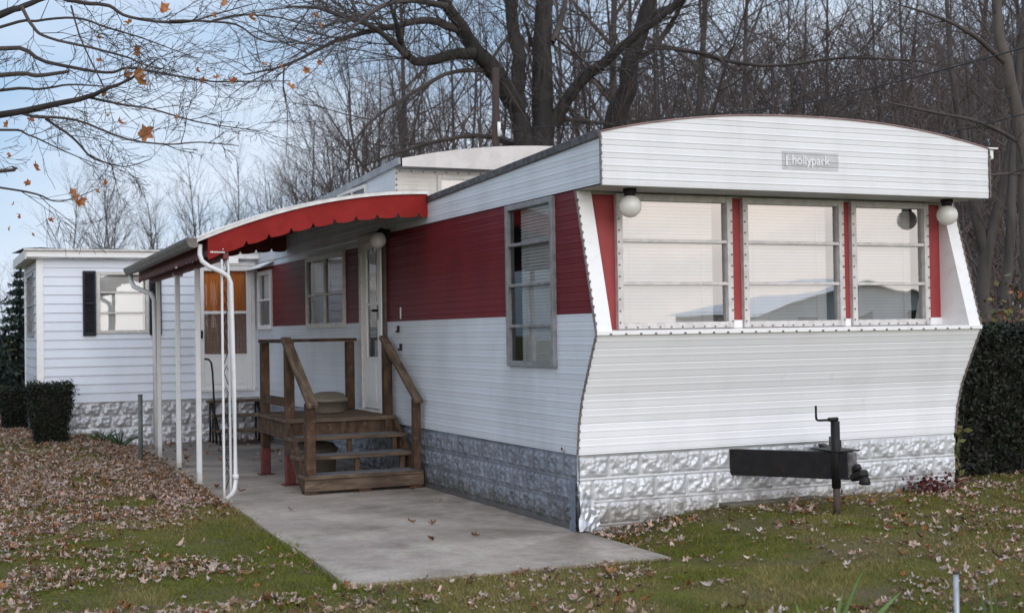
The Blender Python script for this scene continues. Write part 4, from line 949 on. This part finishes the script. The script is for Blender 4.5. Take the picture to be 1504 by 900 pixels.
def plant_tree(name, kind, px, depth, sc, label, cat, group, rz=None, twig=None, trunkmat=None, tilt=(0, 0)):
    p = gpt(px, depth); e = empty(name, (p[0], p[1], p[2]), label, cat, group); e.rotation_euler = (tilt[0], tilt[1], rnd.uniform(0, 6.28) if rz is None else rz); e.scale = (sc, sc, sc*rnd.uniform(.9, 1.15))
    for k, nm in ((0, 'trunk'), (1, 'crown')):
        o = bpy.data.objects.new(nm, PROTO[kind][k]); COL.objects.link(o); o.parent = e
        mt = twig if k == 1 else trunkmat
        if mt: o.material_slots[0].link = 'OBJECT'; o.material_slots[0].material = mt
    return e
WG = 'bare trees of the wood behind the mobile home'
for k in range(46):
    px = 600+ (1780-600)*((k*.618034) % 1); dep = 29+27*((k*.7548) % 1)+ (6 if px < 800 else 0)
    plant_tree('bare_tree', [0, 1, 2, 2, 5][k % 5], px, dep, rnd.uniform(.85, 1.15), 'bare leafless tree standing in the wood behind the mobile home', 'tree', WG)
for k in range(26):
    px = 560+(1750-560)*((k*.618034+.3) % 1); dep = 25+16*((k*.7548+.2) % 1)
    plant_tree('young_tree', [3, 4, 5][k % 3], px, dep, rnd.uniform(.75, 1.1), 'slender young bare tree in the wood behind the mobile home', 'tree', 'young trees in the undergrowth of the wood', twig=MTWIGR if k % 4 == 0 else None)
for k in range(30):
    px = 395+(640-395)*((k*.618034+.1) % 1); dep = 38+20*((k*.7548+.4) % 1); t = (px-395)/245
    plant_tree('bare_tree', [3, 5, 4, 2][k % 4], px, dep, (.72+.62*t)*dep/46*rnd.uniform(.85, 1.1)*(.62 if k % 4 == 3 else 1), 'bare twiggy tree on the wood edge above the awning', 'tree', 'trees on the wood edge above the awning', twig=MTWIGR if k % 3 == 0 else None)
for k in range(15):
    px = 95+(400-95)*(k+.5)/15+rnd.uniform(-9, 9); dep = 62+16*rnd.random()
    plant_tree('bare_tree', [3, 5, 4][k % 3], px, dep, rnd.uniform(.85, 1.1)*(1.05 if k % 4 else 1.25), 'distant bare tree showing over the roof of the addition', 'tree', 'distant trees over the addition roof')
for k, px in enumerate((-30, 4, 20, 52)): plant_tree('bare_tree', [4, 3, 5, 3][k], px, 70+4*k, .62, 'faint distant bare tree beyond the spruce at the left edge', 'tree', 'faint distant trees beyond the spruce')
def single_tree(name, limbs, label, cat, barkmat=MBARK, twigmat=MTWIG, spec=None, nk=10, seed=1, group=None, base=None, twlen=2.2, kidang=.8, kden=1.):
    """limbs: (points, radii, is_trunk, number of side shoots)"""
    t = Tree(seed); e = empty(name, base, label, cat, group)
    for pts, rad, tr, k in limbs:
        P = np.array(pts, float); n0 = len(P); n = n0*4-3; tt = np.linspace(0, n0-1, n)
        # smooth through the points
        def cr(f):
            i = min(int(f), n0-2); u = f-i; a = P[max(i-1, 0)]; b = P[i]; c_ = P[i+1]; d = P[min(i+2, n0-1)]
            return .5*((2*b)+(-a+c_)*u+(2*a-5*b+4*c_-d)*u*u+(-a+3*b-3*c_+d)*u**3)
        Q = np.array([cr(f) for f in tt]); rr = np.interp(tt, range(n0), np.linspace(rad[0], rad[1], n0) if len(rad) == 2 else rad)
        seg = np.linalg.norm(Q[1]-Q[0]); Q[1:-1] += np.array([[t.r.gauss(0, .10*x) for _ in range(3)] for x in rr[1:-1]])
        t.poly(Q, rr, 10 if rad[0] > .05 else 6, not tr)
        if k:
            ds = [(Q[min(j+1, n-1)]-Q[max(j-1, 0)]) for j in range(n)]; ds = [d/(np.linalg.norm(d)+1e-9) for d in ds]
            t.kids(list(Q), list(np.minimum(rr, .009*twlen)), ds, twlen, max(1, int(k*kden)), 1., kidang, .08, 0, spec)
    link('trunk', t.mesh('trunk', t.trunk, barkmat), e); link('crown', t.mesh('crown', t.crown, twigmat), e); return e, t
# the big many-stemmed tree behind the trailer
def tr(L, dep, dd=0): return [at(400+x/3., y/3., dep+dd*k/(len(L)-1)) for k, (x, y) in enumerate(L)]
D = 25.; gb = gpt(787, D)
spec_big = [(0, 1, .8, .1, .02, 0), (6, .6, .7, .11, .01, .1), (4, .55, .7, .13, .0, .1), (0, 0, 0, .16, 0, 0)]
A = lambda px, py, d=D: at(px, py, d)
limbs = [
 ([gb-np.array((0, 0, .2)), gb+np.array((0, 0, .5)), A(786, 330), A(785, 232)], [.58, .45, .36, .34], True, 0),
 ([A(783, 250), A(767, 190), A(762, 150), A(761, 85), A(752, 30), A(748, -60), A(740, -170)], [.26, .19, .155, .135, .12, .10, .06], True, 16),
 ([A(790, 250), A(797, 180), A(795, 85), A(797, 20), A(800, -70), A(806, -180)], [.28, .215, .19, .165, .14, .07], True, 16),
 (tr([(1085, 480), (1020, 380), (960, 290), (890, 220), (840, 130), (770, 30), (735, -20), (690, -150)], D, -2), [.21, .18, .17, .15, .12, .10, .08, .04], True, 14),
 (tr([(890, 237), (800, 243), (700, 265), (640, 272), (590, 240), (562, 180), (548, 115), (520, 20)], D-1, -1.5), [.12, .10, .09, .08, .07, .055, .045, .02], True, 12),
 (tr([(590, 240), (520, 180), (460, 130), (380, 95), (270, 60), (190, 35), (60, 30)], D-2, -2), [.06, .05, .045, .04, .03, .025, .012], False, 14),
 (tr([(845, 150), (760, 110), (660, 90), (540, 115), (400, 145), (270, 185), (100, 270), (0, 305), (-130, 330)], D-1, -3), [.08, .075, .065, .055, .045, .035, .025, .02, .01], False, 20),
 (tr([(965, 310), (860, 310), (760, 330), (650, 390), (540, 460), (430, 540), (340, 650)], D-.5, -2), [.05, .045, .04, .035, .03, .025, .012], False, 12),
 (tr([(1240, 540), (1290, 450), (1370, 350), (1440, 290), (1520, 230), (1620, 140), (1720, 70), (1830, -30)], D, -1), [.15, .12, .11, .10, .09, .08, .06, .04], True, 14),
 (tr([(1060, 640), (960, 605), (850, 600), (720, 625), (560, 670), (400, 730)], D+.5, -1), [.07, .05, .045, .04, .03, .015], False, 8),
 (tr([(1500, 550), (1380, 535), (1250, 522)], D, .2), [.03, .04, .05], False, 4),
 (tr([(1230, 190), (1280, 60), (1300, -80)], D, 1), [.07, .06, .03], False, 8),
 (tr([(1100, 60), (1130, 150), (1140, 200)], D, .3), [.02, .035, .06], False, 3),
 (tr([(1250, 170), (1330, 230), (1400, 290), (1480, 300)], D, -1), [.03, .025, .02, .01], False, 5),
 (tr([(1045, 150), (960, 270), (930, 330), (840, 420)], D, -1), [.035, .03, .02, .01], False, 5),
 (tr([(770, 30), (640, 5), (500, 20), (380, 100), (300, 170)], D-2, -3), [.06, .05, .04, .03, .012], False, 14)]
single_tree('maple_tree', limbs, 'large dark bare tree with several thick stems behind the mobile home', 'tree', spec=spec_big, seed=3, base=gb, twlen=2.5)
g2 = gpt(890, 26)
limbs = [([g2-np.array((0, 0, .2)), A(893, 330, 26), A(903, 190, 26), A(920, 125, 26), A(936, 60, 26), A(955, 0, 26), A(985, -90, 26)], [.30, .255, .225, .19, .165, .135, .08], True, 14),
 ([A(938, 48, 26), A(965, 22, 25.8), A(990, 8, 25.6), A(1030, -40, 25)], [.10, .09, .08, .04], True, 8),
 ([A(925, 90, 26), A(955, 75, 26), A(985, 35, 26), A(1010, -10, 25)], [.06, .055, .05, .03], False, 8),
 ([A(950, 66, 25.8), A(1010, 75, 25.5), A(1080, 92, 25), A(1150, 96, 24.5), A(1230, 86, 24), A(1330, 88, 23.5), A(1400, 100, 23)], [.05, .045, .04, .03, .025, .02, .01], False, 12),
 ([A(948, 70, 25.8), A(1040, 80, 25), A(1080, 105, 25)], [.03, .025, .01], False, 6)]
single_tree('maple_tree', limbs, 'leaning dark bare tree with a single trunk above the mobile home roof', 'tree', spec=spec_big, seed=5, base=g2, twlen=2.2)
# pale trunks at the right edge
D3 = 19.; g3 = gpt(1512, D3)
limbs = [([g3-np.array((0, 0, .2)), A(1508, 330, D3), A(1502, 220, D3), A(1484, 120, D3), A(1467, 50, D3), A(1464, -40, D3), A(1450, -160, D3)], [.12, .105, .095, .085, .075, .065, .04], True, 10),
         ([A(1478, 95, D3), A(1440, 60, D3-.3), A(1390, 30, D3-.6), A(1330, 10, D3-1)], [.04, .035, .025, .012], False, 7),
         ([A(1500, 210, D3), A(1440, 180, D3-.5), A(1370, 165, D3-1), A(1300, 150, D3-1.5)], [.03, .025, .02, .01], False, 7),
         ([A(1503, 255, D3), A(1450, 258, D3-.5), A(1400, 275, D3-1)], [.025, .02, .012], False, 4)]
single_tree('pale_tree', limbs, 'pale tan trunked bare tree leaning at the right edge of the photo', 'tree', MPALE, MTWIG, spec=spec_big, seed=8, base=g3, twlen=1.6)
D4 = 24.; g4 = gpt(1440, D4)
limbs = [([g4-np.array((0, 0, .2)), A(1444, 430, D4), A(1452, 360, D4), A(1470, 290, D4), A(1490, 180, D4), A(1500, 60, D4), A(1515, -80, D4)], [.15, .13, .11, .09, .075, .065, .04], True, 10),
         ([A(1450, 380, D4), A(1432, 310, D4), A(1420, 230, D4), A(1400, 120, D4), A(1390, 0, D4)], [.10, .09, .08, .06, .03], True, 9),
         ([A(1476, 440, D4-1), A(1484, 330, D4-1), A(1492, 200, D4-1), A(1530, 60, D4-1)], [.09, .08, .07, .04], True, 5)]
single_tree('bare_tree', limbs, 'forked grey trunked bare tree just behind the right hedge', 'tree', MBARKW, MTWIGW, spec=spec_big, seed=9, base=g4, twlen=1.8)

# far dense growth of the wood: one mass nobody could count
TT = Tree(77)
for k in range(18000):
    px = TT.r.uniform(545, 1900); dep = TT.r.uniform(44, 62); b = gpt(px, dep); f = min(1, (px-545)/420.)
    f2 = min(1, max(0, (px-820)/260.)); HM = 4.8+5.0*f+3.6*f2; H = TT.r.uniform(.5, 1.)*HM; n = 5; pts = [b]; d = np.array((TT.r.gauss(0, .12), TT.r.gauss(0, .12), 1.))
    if TT.r.random() < .72: pts = [b+np.array((0, 0, TT.r.uniform(.25, .88)*HM))]; d = np.array((TT.r.gauss(0, .8), TT.r.gauss(0, .8), TT.r.uniform(.2, 1))); H *= .38
    for q in range(n-1): d = d+np.array((TT.r.gauss(0, .14), TT.r.gauss(0, .14), .03)); d /= np.linalg.norm(d); pts.append(pts[-1]+d*H/(n-1))
    TT.poly(pts, np.linspace(TT.r.uniform(.008, .026), .005, n), 3)
tag(link('woods_thicket', TT.mesh('woods_thicket', TT.crown, MTWIGW)), 'dense grey brown thicket of the far wood', 'woods', kind='stuff')
# spruce at the left edge
def spruce(px, dep, H, w, label):
    b = gpt(px, dep); e = empty('spruce_tree', b, label, 'tree'); m = MB(); m.tube([b, b+np.array((0, 0, H*.5)), b+np.array((0, 0, H))], [.09, .05, .01], 8); m.build('trunk', MBARK, e)
    P = []; Nn = []
    for k in range(15):
        t = k/14; z = H*(.06+.92*t); r = w*(1-t)**.85+.05; nb = int(7+9*(1-t))
        for q in range(nb):
            a = 2*PI*q/nb+k*.7+R.normal(0, .12); L_ = r*R.uniform(.75, 1.1); mcount = int(26*L_/.5)+6
            s = R.uniform(.1, 1, mcount); pts = np.stack([b[0]+np.cos(a)*L_*s, b[1]+np.sin(a)*L_*s, b[2]+z-.22*L_*s+.10*L_*s*s], 1)+R.normal(0, .04, (mcount, 3))
            P.append(pts); Nn.append(np.tile((0, 0, 1.), (mcount, 1)))
    P = np.concatenate(P); n = len(P); V, F, cc = leaf_cloud(P, np.concatenate(Nn), np.full(n, .085), cols(n, np.array([(.012, .022, .018), (.02, .034, .028), (.032, .048, .040)])), .35, .8)
    link('crown', np_mesh('crown', V, F, MYEW, False, cc), e)
spruce(30, 33, 3.3, 1.05, 'dark blue green spruce beside the rear corner of the addition')
spruce(-30, 40, 2.7, 1.4, 'broad dark spruce cut off by the left edge of the photo')
# overhanging maple, trunk beyond the left edge
D5 = 9.6
def z2(L, d0=0., d1=0.): return [at(x/2.25, y/2.25, D5+d0+(d1-d0)*k/(len(L)-1)) for k, (x, y) in enumerate(L)]
gt = gpt(-640, D5); fork = at(-620, 250, D5)
LI = [
 ([(-1390, 560), (-700, 330), (-200, 130), (0, 50), (80, 20), (180, -20), (330, -90)], [.09, .06, .04, .028, .022, .018, .008], -.2, .6, 10),
 ([(-1390, 560), (-800, 460), (-300, 420), (0, 380), (150, 350), (290, 320), (360, 290), (430, 262), (520, 195)], [.07, .045, .033, .025, .022, .018, .013, .009, .004], .0, -.2, 16),
 ([(-300, 100), (0, 160), (150, 205), (350, 240), (420, 225), (520, 240), (680, 268), (780, 270), (960, 268)], [.03, .018, .014, .011, .010, .009, .007, .006, .003], .3, .5, 18),
 ([(-200, 235), (0, 250), (120, 250), (228, 236)], [.03, .017, .015, .011], -.3, -.3, 2),
 ([(60, 365), (110, 385), (250, 397), (420, 460), (560, 477), (660, 470), (790, 482)], [.014, .012, .010, .008, .006, .005, .003], -.06, -.3, 16),
 ([(150, 392), (240, 455), (300, 518), (360, 540), (420, 550), (500, 525)], [.011, .009, .007, .006, .004, .003], -.1, .3, 10),
 ([(70, 20), (110, 90), (160, 125), (300, 158), (420, 190), (480, 215), (600, 240)], [.014, .012, .011, .010, .008, .006, .003], .05, -.4, 14),
 ([(180, -10), (280, 10), (360, 20), (430, 58), (600, 75), (720, 45), (850, 10)], [.018, .016, .014, .012, .009, .006, .003], .2, .4, 16),
 ([(560, 70), (660, 70), (780, 82), (860, 132), (960, 142), (1060, 150)], [.011, .009, .008, .006, .004, .003], .3, .2, 12),
 ([(-250, 570), (0, 620), (120, 642), (180, 665), (245, 655), (330, 620)], [.014, .008, .007, .005, .004, .002], .0, .2, 9),
 ([(-150, 640), (0, 565), (40, 550)], [.02, .014, .006], -.2, -.2, 2),
 ([(235, 20), (260, 110), (290, 180), (330, 260), (345, 290)], [.008, .007, .006, .005, .003], .25, -.1, 8),
 ([(0, 300), (130, 295), (230, 280), (330, 285), (420, 290)], [.012, .009, .007, .005, .003], .2, .1, 12),
 ([(280, 320), (400, 345), (500, 360), (640, 400), (760, 420), (850, 430)], [.011, .009, .007, .006, .004, .002], -.1, .3, 14),
 ([(0, 90), (120, 70), (250, 60), (350, 90), (450, 120), (560, 160), (640, 190)], [.012, .010, .009, .008, .006, .004, .002], .6, .8, 14),
 ([(0, 430), (90, 445), (170, 480), (260, 520), (330, 545)], [.010, .007, .006, .004, .002], .6, .8, 10),
 ([(700, 70), (800, 50), (930, 60), (1040, 90), (1130, 70)], [.009, .007, .006, .004, .002], .37, .7, 10)]
for k in (2, 3, 9, 10, 12, 14, 15):
    L, r, a, b, n = LI[k]; y0 = L[0][1]; LI[k] = ([(-1390, 540), (-1000, 470+.1*y0), (-560, 250+.5*y0)]+L[(1 if L[0][0] < -100 else 0):], [.055, .04, .026]+r[(1 if L[0][0] < -100 else 0):], a, b, n)
spec_tw = [(0, 1, .8, .1, .0, 0), (5, .62, .6, .10, .015, .12), (4, .6, .6, .12, .02, .15), (0, 0, 0, .14, .02, 0)]
limbs = [([gt-np.array((0, 0, .3)), gt+np.array((0, 0, .5)), (gt+fork)/2, fork, at(-600, -50, D5+.3), at(-560, -500, D5+.5)], [.36, .27, .22, .19, .14, .05], True, 0)]
limbs += [(z2(L, a, b), r, k < 2, n) for k, (L, r, a, b, n) in enumerate(LI)]
e, T_ = single_tree('overhanging_maple', limbs, 'bare maple reaching in from the left with a few clinging orange leaves', 'tree', MBARK, MTWIG, spec=spec_tw, seed=21, base=gt, twlen=.6, kidang=.75, kden=.55)
m = MB(); rl = random.Random(6)
for px, py, s in ((203, 75, 10), (198, 112, 13), (183, 112, 9), (213, 198, 13), (205, 116, 9), (113, 298, 9), (108, 286, 7), (103, 282, 6), (118, 297, 8), (51, 245, 8), (42, 270, 6), (155, 270, 6), (143, 282, 5), (240, 15, 10), (190, 34, 6), (15, 228, 5), (10, 183, 6), (46, 175, 5), (143, 55, 5), (145, 90, 5), (152, 136, 6), (160, 170, 5), (175, 179, 5), (288, 103, 5), (295, 118, 6), (343, 119, 6), (388, 95, 5), (413, 99, 6), (426, 127, 6), (368, 27, 6), (316, 22, 5), (328, 6, 6), (463, 23, 5), (469, 37, 5), (455, 58, 5), (450, 104, 6), (262, 172, 5), (317, 114, 4), (470, 92, 5), (75, 322, 4), (20, 300, 4), (30, 318, 4), (12, 335, 4), (48, 345, 4)):
    c = at(px, py, D5+rl.uniform(-.3, .4)); sz = s*.0072; a1, a2, a3 = (rl.uniform(-1, 1) for _ in range(3)); Rm = np.array(Euler((1.2+a1*.7, a2*.8, a3*3)).to_matrix())
    m.add(SH[rl.choice((1, 2, 4, 5, 7, 8))] @ Rm.T*sz+c, [(14, q, (q+1) % 14) for q in range(14)])
m.build('clinging_leaves', MDRYLEAF, e)

# ================================================================== pole, wires
pb = gpt(727, 22); pt = at(728, 100, 22)
e = empty('utility_pole', pb, 'short reddish brown wooden utility pole in front of the big bare tree', 'pole')
m = MB(); m.tube([pb-np.array((0, 0, .3)), (pb+pt)/2, pt], [.075, .068, .062], 14); m.build('pole_shaft', MPOLE, e)
m = MB(); q = at(733, 190, 21.9); m.tube([q-np.array((0, 0, .12)), q+np.array((0, 0, .12))], .03, 8); m.build('insulator', MBLIND, e)
def wire(L, r, label):
    P = np.array([at(*p) for p in L]); n = len(P); tt = np.linspace(0, n-1, 40); Q = []
    for f in tt:
        i = min(int(f), n-2); u = f-i; a = P[max(i-1, 0)]; b = P[i]; c_ = P[i+1]; d = P[min(i+2, n-1)]; Q.append(.5*((2*b)+(-a+c_)*u+(2*a-5*b+4*c_-d)*u*u+(-a+3*b-3*c_+d)*u**3))
    m = MB(); m.tube(Q, r, 6); tag(m.build('power_cable', MWIRE), label, 'cable')
wire([(1700, 5, 11), (1504, 70, 13), (1285, 128, 16), (1140, 158, 18.5), (900, 180, 21), (733, 190, 21.9)], .008, 'upper black overhead cable sagging from the utility pole to the upper right')
wire([(1700, 120, 12), (1504, 168, 14), (1382, 196, 16), (1180, 222, 19), (733, 205, 21.9)], .007, 'lower thin black overhead cable passing behind the roof visor')

# ================================================================== what stands behind the viewpoint (seen in the window reflections)
hb = empty('neighbour_house', (25.5, -30, 0), 'pale gabled neighbour house mirrored in the front windows', 'house')
m = MB(); m.box(21.5, 29.5, -34, -28, .05, 2.35, 0, .01); m.add([(21.5, -28, 2.35), (29.5, -28, 2.35), (25.5, -28, 3.05)], [(0, 1, 2)]); m.build('wall', MW, hb)
m = MB(); m.add([(21.1, -27.7, 2.23), (25.5, -27.7, 3.1), (25.5, -34.3, 3.1), (21.1, -34.3, 2.23), (29.9, -27.7, 2.23), (29.9, -34.3, 2.23)], [(0, 1, 2, 3), (1, 4, 5, 2)]); m.build('roof', MFR, hb)
for x in (22.6, 25., 27.4): m = MB(); m.box(x, x+1.0, -27.995, -27.95, 1., 2.05, 0, .004); m.box(x+.06, x+.94, -27.949, -27.94, 1.06, 1.99, 1, .002); m.build('window', [MTRIM, MDARK], hb)
for k, (x, y) in enumerate(((16, -38), (19, -43), (22.5, -46))):
    e = empty('bare_tree', (x, y, 0), 'bare tree standing across the yard behind the viewpoint', 'tree', 'trees across the yard'); e.rotation_euler = (0, 0, k); e.scale = (.5, .5, .5)
    for q, nm in ((0, 'trunk'), (1, 'crown')): o = bpy.data.objects.new(nm, PROTO[3+k % 3][q]); COL.objects.link(o); o.parent = e

# ================================================================== light
SUN = np.array((-.04, -.95, .24)); SUN /= np.linalg.norm(SUN)
sd = bpy.data.lights.new('sun', 'SUN'); so = bpy.data.objects.new('sun', sd); COL.objects.link(so)
so.rotation_euler = Vector(SUN).to_track_quat('Z', 'Y').to_euler(); sd.energy = 1.2; sd.angle = math.radians(45); sd.color = (.97, .98, 1.)
w = bpy.data.worlds.new('World'); scene.world = w; w.use_nodes = True; nt = w.node_tree; L = nt.links; bg = nt.nodes['Background']
sky = nd(nt, 'ShaderNodeTexSky', sky_type='NISHITA'); sky.sun_disc = False; sky.sun_elevation = math.asin(SUN[2]); sky.sun_rotation = math.atan2(SUN[0], SUN[1]); sky.air_density = 1.; sky.dust_density = .6; sky.ozone_density = 2.5
tc = nd(nt, 'ShaderNodeTexCoord')
def noise(scale, st, det=6, lo=.4, hi=.65, dist=.4):
    mp = nd(nt, 'ShaderNodeMapping'); mp.inputs['Scale'].default_value = st; mp.inputs['Rotation'].default_value = (.25, .1, .5); L.new(tc.outputs['Generated'], mp.inputs[0])
    n = nd(nt, 'ShaderNodeTexNoise'); n.inputs['Scale'].default_value = scale; n.inputs['Detail'].default_value = det; n.inputs['Distortion'].default_value = dist; L.new(mp.outputs[0], n.inputs['Vector'])
    r = nd(nt, 'ShaderNodeMapRange', interpolation_type='SMOOTHSTEP'); r.inputs[1].default_value = lo; r.inputs[2].default_value = hi; L.new(n.outputs['Fac'], r.inputs[0]); return r.outputs[0]
def mixc(f, a, b):
    x = nd(nt, 'ShaderNodeMix', data_type='RGBA')
    for i, v in ((0, f), (6, a), (7, b)):
        if hasattr(v, 'node'): L.new(v, x.inputs[i])
        else: x.inputs[i].default_value = v if i == 0 else (*v, 1)
    return x.outputs[2]
dt = nd(nt, 'ShaderNodeVectorMath', operation='DOT_PRODUCT'); L.new(tc.outputs['Generated'], dt.inputs[0]); dt.inputs[1].default_value = (SUN[0], SUN[1], .1)
wm = nd(nt, 'ShaderNodeMapRange', interpolation_type='SMOOTHSTEP'); wm.inputs[1].default_value = -.1; wm.inputs[2].default_value = .95; L.new(dt.outputs['Value'], wm.inputs[0])
blue = (4.0, 6.2, 9.2)
base = mixc(.75, sky.outputs[0], blue)
sx = nd(nt, 'ShaderNodeSeparateXYZ'); L.new(tc.outputs['Generated'], sx.inputs[0])
lowb = nd(nt, 'ShaderNodeMapRange', interpolation_type='SMOOTHSTEP'); lowb.inputs[1].default_value = .10; lowb.inputs[2].default_value = .34; lowb.inputs[3].default_value = 1.; lowb.inputs[4].default_value = 0.; L.new(sx.outputs['Z'], lowb.inputs[0])
glow = mixc(lowb.outputs[0], (12.6, 13.0, 14.2), (24., 20.9, 18.6)); glow2 = mixc(lowb.outputs[0], (11.2, 12.0, 13.6), (15.0, 14.6, 14.8))
cloud = mixc(wm.outputs[0], (8.1, 9.0, 10.3), glow)
m1 = noise(2.3, (1, 1, 3.6), 3, .28, .74)
final = mixc(m1, mixc(wm.outputs[0], base, glow2), cloud)
up = nd(nt, 'ShaderNodeMapRange', interpolation_type='SMOOTHSTEP'); up.inputs[1].default_value = .38; up.inputs[2].default_value = .85; up.inputs[3].default_value = 1.; up.inputs[4].default_value = 1.45; L.new(sx.outputs['Z'], up.inputs[0])
sc_ = nd(nt, 'ShaderNodeVectorMath', operation='SCALE'); L.new(final, sc_.inputs[0]); L.new(up.outputs[0], sc_.inputs['Scale'])
L.new(sc_.outputs[0], bg.inputs['Color']); bg.inputs['Strength'].default_value = .1
